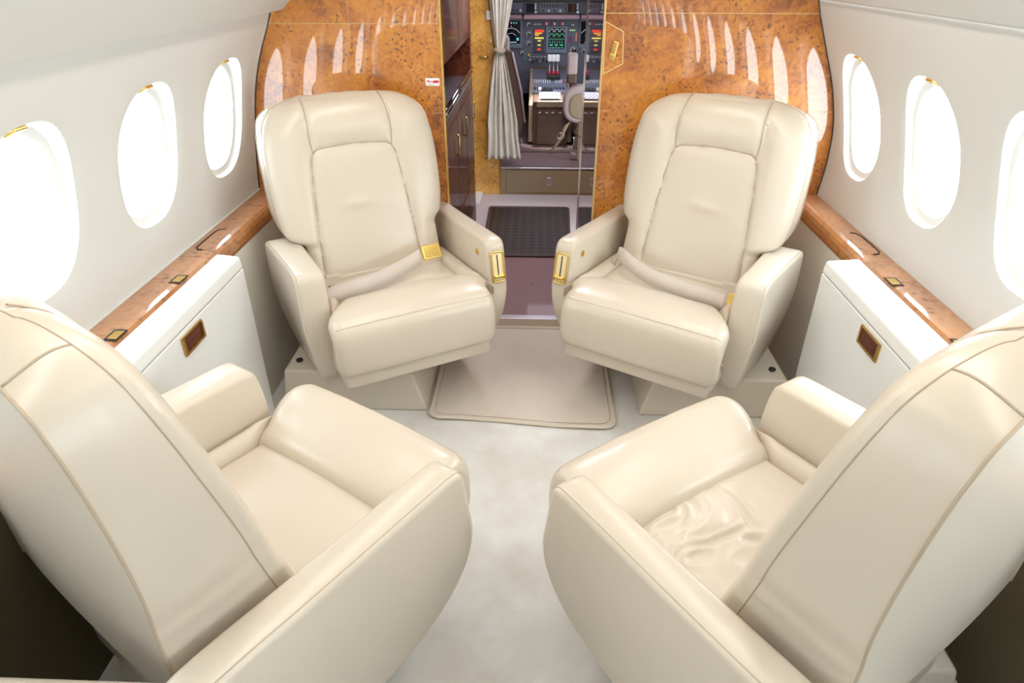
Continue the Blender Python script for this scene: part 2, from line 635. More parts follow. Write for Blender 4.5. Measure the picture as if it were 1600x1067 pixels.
# ceiling with stepped service panels
cpl = [(-1.025, 1.3409), (-1.0229, 1.343), (-0.9869, 1.3472), (-0.9805, 1.3504), (-0.6572, 1.66), (-0.477, 1.74), (0.0, 1.8), (0.477, 1.74), (0.6572, 1.66), (0.9911, 1.3978), (0.9964, 1.3947), (1.0229, 1.3915), (1.025, 1.3883)]
verts = []; faces = []
for y in (YA, YB + .02):
    verts += [(x, y, z) for x, z in cpl]
n = len(cpl)
for i in range(n - 1):
    faces.append([i, i + 1, n + i + 1, n + i])
verts2 = [(x * 1.02, y, z + .04) for x, y, z in verts]
faces += [[a + 2 * n for a in f[::-1]] for f in faces]
tag(ob('ceiling', mesh_from('ceiling', verts + verts2, faces, CEIL, False)), kind='structure')
for s, nm in ((-1, 'left'), (1, 'right')):
    t = tag(empty('ceiling_fill_strip', (s * .5, 1.35, 1.715)), 'long warm strip added out of view for fill light on the %s side of the cabin ceiling' % nm, 'ceiling light', 'ceiling fill light strips')
    box('light_housing', (-.11, -1.29, 0), (.11, 1.29, .012), CEIL, t, .004)
    # glowing face of the added fill strip
    box('diffuser', (-.09, -1.25, -.004), (.09, 1.25, .001), E_FILL, t, .002)

# lower side walls (dado) and floor
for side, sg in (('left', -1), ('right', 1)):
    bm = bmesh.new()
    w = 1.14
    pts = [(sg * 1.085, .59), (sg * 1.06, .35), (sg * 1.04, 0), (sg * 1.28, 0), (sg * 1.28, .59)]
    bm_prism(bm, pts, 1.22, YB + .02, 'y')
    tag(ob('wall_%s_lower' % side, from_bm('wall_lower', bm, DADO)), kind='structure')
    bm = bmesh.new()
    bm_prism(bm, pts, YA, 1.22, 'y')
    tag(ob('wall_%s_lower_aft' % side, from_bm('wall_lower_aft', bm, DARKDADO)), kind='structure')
tag(box('floor', (-1.25, YA, -.03), (1.25, 2.86, 0), CARPET), kind='structure')
tag(box('wall_aft', (-1.3, YA - .05, 0), (1.3, YA, 1.85), simple('aft_brown', (.12, .08, .05), .6)), kind='structure')
# dark outside skins so no daylight leaks between panels
bm = bmesh.new()
bm_box(bm, (-1.3, YA, 1.84), (1.3, 7.4, 1.88))
bm_box(bm, (-1.3, YA, -.10), (1.3, 7.4, -.06))
tag(ob('ceiling_outer_skin', from_bm('outer', bm, BROWND)), kind='structure')

# ledges: burl covered side ledges
for side, sg in (('left', -1), ('right', 1)):
    e = tag(empty('side_ledge', (sg * 1.08, 1.0, .7)), 'long glossy walnut ledge running under the windows on the %s side' % side, 'ledge')
    e.location = (0, 0, 0)
    w = 1.195 if side == 'left' else 1.186
    pr = [(w, .651), (1.113, .651), (1.098, .648), (1.088, .638), (1.082, .625), (1.080, .604), (1.083, .5905), (w, .5905)]
    if side == 'left':
        segs = [(YA, 1.502), (1.5041, 1.8603), (1.8624, 2.0405), (2.0426, YB - .001)]
    else:
        segs = [(YA, 1.5359), (1.5381, 1.9239), (1.926, 2.0829), (2.085, YB - .001)]
    for y0, y1 in segs:
        o = prism('ledge_top', [(sg * a, b) for a, b in pr], y0, y1, WALNUT, e, 'y')
        for p in o.data.polygons: p.use_smooth = False
    tag(box('trim_ledge_gap_block_' + side, (sg * 1.186 if sg > 0 else -1.28, YA, .600), (1.28 if sg > 0 else -1.195, YB, .6505), WALL), kind='structure')  # added strip that blocks daylight in the gap behind the ledge
    # recessed ashtray lid / grab slot
    yc = 2.20 if side == 'left' else 2.245
    path = []
    hl, hw = .100, .029
    xc = sg * 1.142
    pts = []
    for k in range(40):
        th = 2 * pi * k / 40
        y, x = ell(th, hl, hw, 5)
        pts.append((xc + x, yc + y, .6522))
    bmv = bmesh.new()
    vs = [bmv.verts.new(p) for p in pts]
    bmv.faces.new(vs)
    lid = ob('ashtray_lid', from_bm('ashtray_lid', bmv, WALNUT), e)
    half = [p for p in pts if (p[0] - xc) * sg > -.006]
    half.sort(key=lambda p: p[1])
    tube('lid_gap', [(x, y, .6515) for x, y, z in half], .0032, SLOT, lid, 6)
    # brass hinges
    for hy in ((1.504, 1.861) if side == 'left' else (1.537, 1.925)):
        h = box('hinge', (sg * 1.108 - .013, hy - .021, .648), (sg * 1.108 + .013, hy + .021, .654), GOLD, e, .001)
        box('hinge_pocket', (sg * 1.110 - .018, hy - .030, .650), (sg * 1.110 + .018, hy + .030, .6525), BLACK, h)

# white stowage cabinets between the facing chairs
for side, sg in (('left', -1), ('right', 1)):
    off = 0 if side == 'left' else -.03
    y0, y1 = (1.346, 2.067) if side == 'left' else (1.325, 2.104)
    e = tag(empty('stowage_cabinet', (sg * 1.05, (y0 + y1) / 2, 0)),
            'white table stowage cabinet with brass latch against the %s wall below the windows' % side, 'cabinet', 'white side cabinets')
    cx, cy = sg * 1.05, (y0 + y1) / 2
    xo, xi = 1.079, .996 + off
    pts = [(sg * xi - cx, .600), (sg * (xi - .004) - cx, .0), (sg * 1.035 - cx, 0), (sg * xo - cx, .600)]
    body = prism('cabinet_body', pts, y0 - cy, y1 - cy, LEDGEWHITE, e, 'y', .004, 2)
    pts = [(sg * (xi - .001) - cx, .602), (sg * 1.079 - cx, .602), (sg * 1.079 - cx, .653), (sg * (xi + .004) - cx, .645)]
    prism('cabinet_lid', pts, y0 - cy - .001, y1 - cy + .001, LEDGEWHITE, e, 'y', .009, 4)
    hy = 1.66 if side == 'left' else 1.70
    x = sg * (xi - .002) - cx
    l = empty('latch'); l.parent = e
    l.location = (x, hy - cy, .560)
    m = l
    fr = bmesh.new()
    for lo, hi in (((-.004, -.062, -.030), (.006, .062, -.022)), ((-.003, -.062, .022), (.003, .062, .027)), ((-.004, -.062, -.022), (.006, -.052, .022)), ((-.004, .052, -.022), (.006, .062, .022))):
        bm_box(fr, lo, hi)
    ob('latch_frame', from_bm('latch_frame', fr, GOLDD), l)
    box('latch_recess', (-.0015, -.052, -.022), (.0015, .052, .022), DWOOD, l)
    box('latch_paddle', (-.004, -.040, -.015), (.004, .036, .008), DWOOD, l, .003)

# ---------------------------------------------------------------- forward bulkhead
def bulk_outline(side):
    sg = -1 if side == 'left' else 1
    P = [(sg * profs(side, z), z) for z in [PROF[side][0][1] + i * (PROF[side][-1][1] - PROF[side][0][1]) / 12 for i in range(13)]]
    return P


# left bulkhead: outline traced along the wall, ceiling and door jamb
for side, sg in (('left', -1), ('right', 1)):
    dx = -.380 if side == 'left' else .246
    out = [(dx, 0), (sg * 1.06, 0), (sg * 1.08, .35), (sg * 1.10, .60)]
    out += [(x * 1.03, z) for x, z in bulk_outline(side)]
    cs = [c for c in cpl if (c[0] * sg > 0 and abs(c[0]) < 1.02)]
    cs.sort(key=lambda c: -abs(c[0]))
    out += [c for c in cs if abs(c[0]) > abs(dx)]
    out.append((dx, 1.76))
    o = prism('wall_front_' + side, out, YB, YB + .045, BURL, None, 'y')
    tag(o, kind='structure')
    # pale inlay seams, brass door edge
    inl = simple('inlay_' + side, (.62, .40, .16), .4)
    sm = bmesh.new()
    if side == 'left':
        bm_box(sm, (-1.0494, YB - .001, 1.299), (-0.3837, YB, 1.3016))
        bm_box(sm, (-0.7335, YB - .001, 1.3027), (-0.7319, YB, 1.7108))
        bm_box(sm, (-0.4346, YB - .001, 0.9704), (-0.3837, YB, 0.972))
    else:
        bm_box(sm, (0.2491, YB - .001, 1.3377), (1.0441, YB, 1.3409))
        bm_box(sm, (0.2491, YB - .001, 0.9847), (0.2862, YB, 0.9868))
        bm_box(sm, (1.0918, YB - .001, 0.9847), (1.1851, YB, 0.9879))
    tag(ob('trim_inlay_' + side, from_bm('inlay', sm, inl)), kind='structure')
    tag(box('trim_door_edge_' + side, (dx - .004, YB - .004, 0), (dx + .004, YB + .01, 1.78), GOLD if side == 'left' else simple('warm_edge', (.62, .42, .18), .4)), kind='structure')
    # thin dark gasket where bulkhead meets the side wall
    pth = [(x * .9985, YB - .001, z) for x, z in bulk_outline(side)]
    tag(tube('trim_gasket_' + side, pth, .003, BROWND), kind='structure')

# sticker on the left bulkhead
st = tag(empty('placard', (-.422, YB - .0006, 1.0907)), 'small white placard with a red arrow, on the burl bulkhead left of the doorway', 'sign')
box('card', (-.028, -.0006, -.0145), (.028, .0004, .0145), LABELW, st, .002)
bm = bmesh.new()
bm_prism(bm, smooth_poly([(.0, -.002), (.003, .006), (.024, .006), (.026, .001), (.024, -.004), (.003, -.004)], 1), -.0012, -.0006, 'y')
bm_prism(bm, [(-.024, .003), (-.015, .009), (-.016, .005), (-.008, .003), (-.008, .0), (-.015, .0), (-.014, -.003)], -.0012, -.0006, 'y')
bm_prism(bm, [(-.006, .004), (-.001, .002), (-.001, -.001), (-.006, -.002)], -.0012, -.0006, 'y')
ob('red_arrow', from_bm('arrow', bm, RED), st)
bm = bmesh.new()
for i in range(5):
    bm_box(bm, (-.020 + i * .005, -.0011, -.0105), (-.0165 + i * .005, -.0006, -.0085))
ob('small_print', from_bm('print', bm, GREYTXT), st)

# pentagonal latch door on the right bulkhead
e = tag(empty('access_door', (.276, YB, 1.2232)), 'small five-sided burl access door with brass latch, on the bulkhead right of the doorway', 'hatch')
pent = [(0.2502, 1.3101), (0.3201, 1.2762), (0.3265, 1.1628), (0.2523, 1.1236)]
pl = [(x - .276, z - 1.2232) for x, z in pent]
prism('door_panel', pl, -.0035, 0, BURL, e, 'y')
bm = bmesh.new()
for a, b in zip(pl, pl[1:] + pl[:1]):
    a = Vector((a[0], 0, a[1])); b = Vector((b[0], 0, b[1]))
    d = (b - a).normalized(); nn = Vector((-d.z, 0, d.x)) * .0018
    vs = []
    for yy in (-.0048, -.0002):
        vs += [bm.verts.new(v + Vector((0, yy, 0))) for v in (a - nn, a + nn, b + nn, b - nn)]
    bm.faces.new(vs[:4]); bm.faces.new(vs[4:][::-1])
    for i in range(4): bm.faces.new([vs[i], vs[4 + i], vs[4 + (i + 1) % 4], vs[(i + 1) % 4]])
ob('door_border', from_bm('border', bm, simple('pale_inlay', (.72, .50, .22), .4)), e)
lt = box('brass_latch', (-.010, -.013, -.034), (.010, -.0035, .034), GOLD, e, .002, 2, Matrix.Translation((.011, 0, -.015)) @ Matrix.Rotation(radians(13), 4, 'Y'))
box('latch_slide', (-.012, -.016, -.006), (.012, -.012, .010), GOLD, lt, .001, 2, Matrix.Translation((.006, 0, -.036)) @ Matrix.Rotation(radians(13), 4, 'Y'))

# ---------------------------------------------------------------- entry vestibule
tag(box('floor_entry', (-.9, 2.90, -.03), (.9, 3.66, 0), MAUVE), kind='structure')
tag(box('floor_entry_forward', (-.9, 3.66, -.03), (.9, 4.83, -.0005), MAUVEL), kind='structure')
th_ = tag(box('trim_threshold', (-.378, 2.86, -.03), (.246, 2.90, .004), STEEL, None, .002), kind='structure')
tag(box('trim_threshold_carpet_edge', (-.378, 2.785, 0), (.246, 2.86, .002), simple('carpet_edge', (.40, .30, .21), .9)), kind='structure')
cyl('floor_screw', (-.017, 3.27, .0005), .006, .002, BLACK, None)
tag(bpy.data.objects['floor_screw'], 'small dark screw head in the mauve entry floor before the rubber mat', 'screw')
# rubber mat
rm = tag(empty('rubber_mat', (-.05, 4.08, 0)), 'dark brown rubber doormat with diamond pattern in the entry before the cockpit step', 'doormat')
bm = bmesh.new()
def R4(w0, w1, l, z0, z1, bm):
    pts = [(-w0, -l), (w0, -l), (w1, l), (-w1, l)]
    bm_prism(bm, pts, z0, z1, 'z')
R4(.250, .262, .43, 0, .008, bm)
ob('mat_pad', from_bm('mat_pad', bm, RUBBER), rm)
rim = [(-.262, -.44), (.254, -.44), (.272, .435), (-.272, .435)]
rp = []
for i_, (x, y) in enumerate(rim):
    for dx_, dy_ in ((0, 1), (1, 0)):
        rp.append((x * (1 - .04 * dx_), y * (1 - .03 * dy_), .006))
rp = [rp[0], rp[1], rp[3], rp[2], rp[4], rp[5], rp[7], rp[6]]
tube('mat_rim', rp, .009, BROWND, rm, 8, True)

# right side polished jamb (pocket door edge) and outer walls of the entry
jr = tag(empty('door_1'), kind='structure')
o = box('jamb_panel', (.248, YB + .046, 0), (.38, 3.86, 1.775), MIRROR, jr)
box('jamb_edge', (.243, 3.855, 0), (.253, 3.867, 1.775), CHROME, jr)
tag(box('wall_entry_right', (.62, 3.86, 0), (.66, 4.83, 1.8), simple('entry_brown', (.07, .04, .03), .5)), kind='structure')
tag(box('ceiling_entry', (-.95, YB + .045, 1.78), (.66, 4.9, 1.82), BROWND), kind='structure')

# galley on the left of the entry
g = tag(empty('galley_cabinet', (-.65, 3.35, 0)), 'dark glossy mahogany galley cabinet with chrome rails, left inside the doorway', 'cabinet')
gx = -.388 + .65
def gb(name, y0, y1, z0, z1, mat, d0=-.5, d1=0, bw=0, par=None):
    return box(name, (gx + d0, y0 - 3.35, z0), (gx + d1, y1 - 3.35, z1), mat, par or g, bw)
gb('cabinet_body', 2.858, 4.12, 0, .92, DWOOD)
gb('upper_cabinet', 2.858, 4.12, 1.14, 1.76, DWOOD)
gb('niche_back', 2.858, 4.12, .92, 1.14, DWOOD, -.5, -.30)
gb('side_post', 2.858, 2.90, .92, 1.14, DWOOD, -.5, 0)
gb('side_post', 4.05, 4.12, .92, 1.14, DWOOD, -.5, 0)
ct = gb('worktop', 2.90, 4.05, .921, .935, STEEL, -.30, .004)
for zz in (.952, .975):
    tube('rail', [(gx + .006, 2.87 - 3.35, zz), (gx + .006, 4.10 - 3.35, zz)], .006, CHROME, g)
for y0, y1 in ((2.88, 3.26), (3.27, 3.66), (3.67, 4.09)):
    d = gb('door', y0, y1, .40, .86, DWOOD, -.01, .006, .003)
    h = tube('handle', [(gx + .006, y1 - .06 - 3.35, .80), (gx + .02, y1 - .06 - 3.35, .79), (gx + .02, y1 - .06 - 3.35, .71), (gx + .006, y1 - .06 - 3.35, .70)], .004, GOLD, d)
    gb('drawer', y0, y1, .06, .38, DWOOD, -.01, .006, .003)
gb('upper_door', 2.93, 3.44, 1.17, 1.72, DWOOD, -.01, .006, .003)
gb('upper_door', 3.45, 4.07, 1.17, 1.72, DWOOD, -.01, .006, .003)
gb('brass_strip', 2.905, 2.912, 1.15, 1.74, GOLD, 0, .008)
# grey skirting of the vestibule left of column
tag(box('wall_entry_left', (-.95, 4.12, 0), (-.93, 4.83, 1.8), BROWNP), kind='structure')
tag(box('trim_floor_sill', (-.52, 4.60, 0), (-.40, 4.83, .02), WHITE, None, .004), kind='structure')

# cockpit bulkhead: burl column, right side panel, header above
tag(box('wall_cockpit_left', (-.93, 4.83, 0), (-.268, 4.88, 1.8), BURLC), kind='structure')
tag(box('trim_column_edge', (-.270, 4.822, 0), (-.262, 4.885, 1.8), GOLDD), kind='structure')
tag(box('wall_cockpit_right', (.372, 4.83, 0), (.66, 4.88, 1.8), BROWNP), kind='structure')
r_ = tag(box('floor_cockpit_riser', (-.262, 4.83, 0), (.372, 4.87, .195), BROWNP), kind='structure')
# riser panel with recessed pull
rp_ = tag(empty('step_panel', (.055, 4.83, .1)), 'brown step riser panel with small square pull below the cockpit floor', 'step panel')
box('panel', (-.28, -.008, -.085), (.29, 0, .082), BROWNP, rp_, .004)
box('pull_frame', (.018, -.012, -.030), (.050, -.008, .030), STEEL, rp_, .002)
box('pull', (.024, -.014, -.018), (.044, -.011, .022), PINK, rp_, .002)
tag(box('trim_step_nose', (-.262, 4.815, .193), (.372, 4.86, .204), STEEL, None, .003), kind='structure')
tag(box('floor_cockpit_tread', (-.6, 4.85, .15), (.7, 5.27, .1985), simple('step_mauve', (.225, .15, .15), .7)), kind='structure')
tag(box('trim_floor_joint', (-.6, 5.268, .19), (.7, 5.285, .2005), BLACK), kind='structure')
tag(box('floor_cockpit', (-.9, 5.27, .15), (.9, 7.2, .1995), COCKFLOOR), kind='structure')
tag(box('wall_cockpit_front', (-.9, 6.95, .2), (.9, 7.0, 1.75), BROWND), kind='structure')
tag(box('wall_cockpit_side_left', (-.92, 4.88, .2), (-.9, 7.0, 1.75), BROWND), kind='structure')
tag(box('wall_cockpit_side_right', (.9, 4.88, .2), (.92, 7.0, 1.75), BROWND), kind='structure')
tag(box('ceiling_cockpit', (-.92, 4.88, 1.72), (.92, 7.0, 1.75), BROWND), kind='structure')

# white strap tabs and brass knob on the column
for z, x, nm in ((1.195, -.325, 'upper'), (.672, -.315, 'lower')):
    tag(box('curtain_tab', (x - .022, 4.818, z - .028), (x + .026, 4.83, z + .028), WHITE, None, .003),
        '%s of the two small white curtain tabs on the burl column' % nm, 'tab', 'curtain tabs')
tag(tube('coat_hook', [(-.395, 4.83, .944), (-.395, 4.812, .944), (-.345, 4.812, .946), (-.345, 4.83, .946)], .007, GOLD),
    'short horizontal brass pull on the burl column left of the curtain', 'pull')

# curtain
def curtain():
    verts = []; faces = []
    nz, nx = 70, 90
    for i in range(nz + 1):
        z = 1.70 - (1.70 - .285) * i / nz
        t = z
        # centre line and half width by height
        if z > .99:
            k = min(1, (z - .99) / .45)
            hw = .018 + .075 * k ** .8; cx = -.262 + .02 * k
        else:
            k = (.99 - z) / .70
            hw = .018 + .085 * min(1, k * 1.5) ** .7; cx = -.262 + .028 * k
        if z < .45: hw += .018 * (.45 - z) / .17
        for j in range(nx + 1):
            u = j / nx * 2 - 1
            x = cx + hw * u + .004 * sin(11 * u + 3 * z)
            am = .022 * min(1, hw / .07)
            y = 4.765 + am * sin(u * 17 + 1.2 * sin(z * 4)) + .010 * sin(u * 5 + z * 6)
            zz = z + (.006 * sin(u * 17) if i == nz else 0)
            verts.append((x, y, zz))
    for i in range(nz):
        for j in range(nx):
            a = i * (nx + 1) + j
            faces.append([a, a + 1, a + nx + 2, a + nx + 1])
    return mesh_from('curtain', verts, faces, CURT)


c = tag(empty('curtain', (-.262, 4.765, .28)), 'cream pleated curtain tied back at the left of the cockpit doorway', 'curtain')
o = ob('curtain_cloth', curtain(), c, (.262, -4.765, -.28))
so = o.modifiers.new('s', 'SOLIDIFY'); so.thickness = .002
tb = [(-.262 + .026 * cos(a), 4.765 + .030 * sin(a), .99 + .003 * sin(2 * a)) for a in [2 * pi * k / 20 for k in range(20)]]
o = tube('tie_back', [(x + .262, y - 4.765, z - .28) for x, y, z in tb], .017, simple('tieback_tan', (.42, .34, .24), .8), c, 8, True)
o.scale = (1, 1, 1)
tag(tube('curtain_rail', [(-.9, 4.765, 1.715), (.5, 4.765, 1.715)], .008, STEEL), 'steel curtain rail above the cockpit doorway', 'curtain rail')

# ---------------------------------------------------------------- floor mat between the front chairs
def floor_mat():
    e = tag(empty('floor_mat', (-.035, 2.39, 0)), 'beige carpet runner mat with bound edge lying between the two front chairs', 'mat')
    x0, x1, y0, y1 = -.355, .345, -.37, .375
    pts = []
    r = .045
    for cx, cy, a0 in ((x1 - r, y0 + r, -90), (x1 - r, y1 - r, 0), (x0 + r, y1 - r, 90), (x0 + r, y0 + r, 180)):
        for k in range(7):
            a = radians(a0 + 15 * k)
            pts.append((cx + r * cos(a), cy + r * sin(a)))
    # denser edges with slight waviness along the near edge
    dens = []
    for i, p in enumerate(pts):
        q = pts[(i + 1) % len(pts)]
        L = math.hypot(q[0] - p[0], q[1] - p[1]); n = max(1, int(L / .03))
        for k in range(n):
            dens.append((p[0] + (q[0] - p[0]) * k / n, p[1] + (q[1] - p[1]) * k / n))
    def wave(x, y):
        w = max(0, 1 - (y - y0) / .15)
        return (x, y + w * (.010 * sin((x + .4) * 7.5) - .03 * (x - x0) / (x1 - x0) + .012), .001 + w * .005 * max(0, sin((x + .45) * 11)))
    dens = [wave(*p) for p in dens]
    bm = bmesh.new()
    top = [bm.verts.new((x, y, z + .009)) for x, y, z in dens]
    bot = [bm.verts.new((x, y, z)) for x, y, z in dens]
    bm.faces.new(top)
    n = len(top)
    for i in range(n): bm.faces.new([bot[i], bot[(i + 1) % n], top[(i + 1) % n], top[i]])
    bm.faces.new(bot[::-1])
    ob('mat_pile', from_bm('mat_pile', bm, MATC), e)
    tube('bound_edge', [(x, y, z + .007) for x, y, z in dens], .0065, BIND, e, 8, True)
    ins = [(x * .955, y * .955, z + .0105) for x, y, z in dens]
    tube('stitch_line', ins, .0012, PIPE, e, 5, True)


floor_mat()


# ---------------------------------------------------------------- club chairs
def seg_dist(px, pz, a, b):
    ax, az = a; bx, bz = b
    dx, dz = bx - ax, bz - az
    t = max(0, min(1, ((px - ax) * dx + (pz - az) * dz) / (dx * dx + dz * dz)))
    return math.hypot(px - ax - dx * t, pz - az - dz * t)


ZT = 1.135
def back_w(z, sd):
    """half width of the backrest outline; sd=+1 aisle, -1 window"""
    if NEAR and sd < 0:
        K = [(.44, .285), (.60, .298), (.70, .312), (.80, .320), (.88, .320), (.97, .313), (1.05, .300), (1.14, .276)]
    else: K = [(.44, .235), (.582, .238), (.596, .262), (.608, .290), (.630, .305), (.665, .313), (.70, .317), (.80, .320), (.88, .320), (.97, .313), (1.05, .300), (1.14, .276)] if sd < 0 else \
        [(.44, .290 + NEAR * .026), (.600, .284 + NEAR * .034), (.616, .292 + NEAR * .026), (.632, .310 + NEAR * .010), (.655, .320), (.70, .328), (.80, .334), (.88, .334), (.97, .325), (1.05, .306), (1.14, .282)]
    if z <= K[0][0]: return K[0][1]
    for (z0, w0), (z1, w1) in zip(K, K[1:]):
        if z <= z1: return w0 + (w1 - w0) * (z - z0) / (z1 - z0)
    return K[-1][1]


def back_wm(z, sd):
    k = .006 + .05 * sstep(.70, .80, z)
    return sum(back_w(z + d * k, sd) for d in (-1, -.75, -.5, -.25, 0, .25, .5, .75, 1)) / 9


NEAR = False


def yfront(z):
    return (.012 if not NEAR else -.040) - .275 * z


def yrear(z):
    # where the side face ends
    if NEAR:
        return -.438 - .012 * (z - .56) - .10 * max(0, z - .72) ** 1.3
    K = [(.42, -.33), (.56, -.345), (.75, -.365), (.95, -.385), (1.14, -.400)]
    for (z0, y0), (z1, y1) in zip(K, K[1:]):
        if z <= z1: return y0 + (y1 - y0) * max(0, z - z0) / (z1 - z0)
    return K[-1][1]


SEAM_PANEL = [(-.195, .47), (-.188, .60), (-.172, .78), (-.162, .875), (-.150, .905), (-.128, .917), (0, .926), (.128, .917), (.150, .905), (.162, .875), (.172, .78), (.188, .60), (.195, .47)]
SEAM_HL = [(-.150, .905), (-.156, .96), (-.150, 1.05), (-.142, 1.14)]
SEAM_HR = [(-x, z) for x, z in SEAM_HL]


def groove(x, z):
    d = 9
    for S in (SEAM_PANEL, SEAM_HL, SEAM_HR):
        for a, b in zip(S, S[1:]):
            d = min(d, seg_dist(x, z, a, b))
    return d


def in_panel(x, z):
    if z > .926: return False
    w = None
    P = SEAM_PANEL[6:]
    # half width as function of z
    for (x0, z0), (x1, z1) in zip(P, P[1:]):
        if z0 >= z >= z1:
            w = x0 + (x1 - x0) * (z0 - z) / max(1e-6, z0 - z1)
    return w is not None and abs(x) < w


Z0B = .44
def front_point(p, q):
    """p in [-1,1] across, q in [0,1] up -> x,z,border distance"""
    drop = .125 * (1 - max(0, 1 - abs(p) ** 3.9) ** (1 / 3.9))
    ztop = ZT - drop - .012 * p * p
    z = Z0B + (ztop - Z0B) * q
    w = back_wm(z, 1 if p > 0 else -1)
    # narrowing of the upper corners
    x = p * w
    dside = w * (1 - abs(p)); dtop = (ztop - z)
    d = -math.log(math.exp(-dside / .018) + math.exp(-dtop / .018)) * .018
    return x, z, max(0, d)


def front_y(x, z, d):
    R = .085
    t = min(1, d / R)
    E = .030 if NEAR else .045
    y = yfront(z) - E * (1 - sqrt(max(0, 1 - (1 - t) ** 2)))
    # the crest rolls back more
    dt = max(0, ZT - .01 - z)
    if dt < .10: y -= .030 * (1 - sqrt(max(0, 1 - (1 - dt / .10) ** 2)))
    gd = groove(x, z)
    y += .006 * (1 - math.exp(-(gd / .022) ** 1.5)) - .0030 * math.exp(-(gd / .0070) ** 2)
    if in_panel(x, z):
        y -= .003
        y += .0022 * noise.noise(Vector((x * 9, z * 9, 3)))
        # soft sitting creases
        y += .0045 * math.exp(-((z - .72 - .10 * x) / .018) ** 2) * math.exp(-((x + .01) / .07) ** 2)
    else:
        y += .008 * sstep(.16, .21, abs(x)) * (1 - sstep(.21, .28, abs(x))) * (1 - sstep(.95, 1.05, z))
        if abs(x) < .16 and z > .93:
            y += .006 * sstep(.93, .98, z) * (1 - sstep(1.03, 1.10, z))
    return y + .002 * noise.noise(Vector((x * 6, z * 6, 9)))


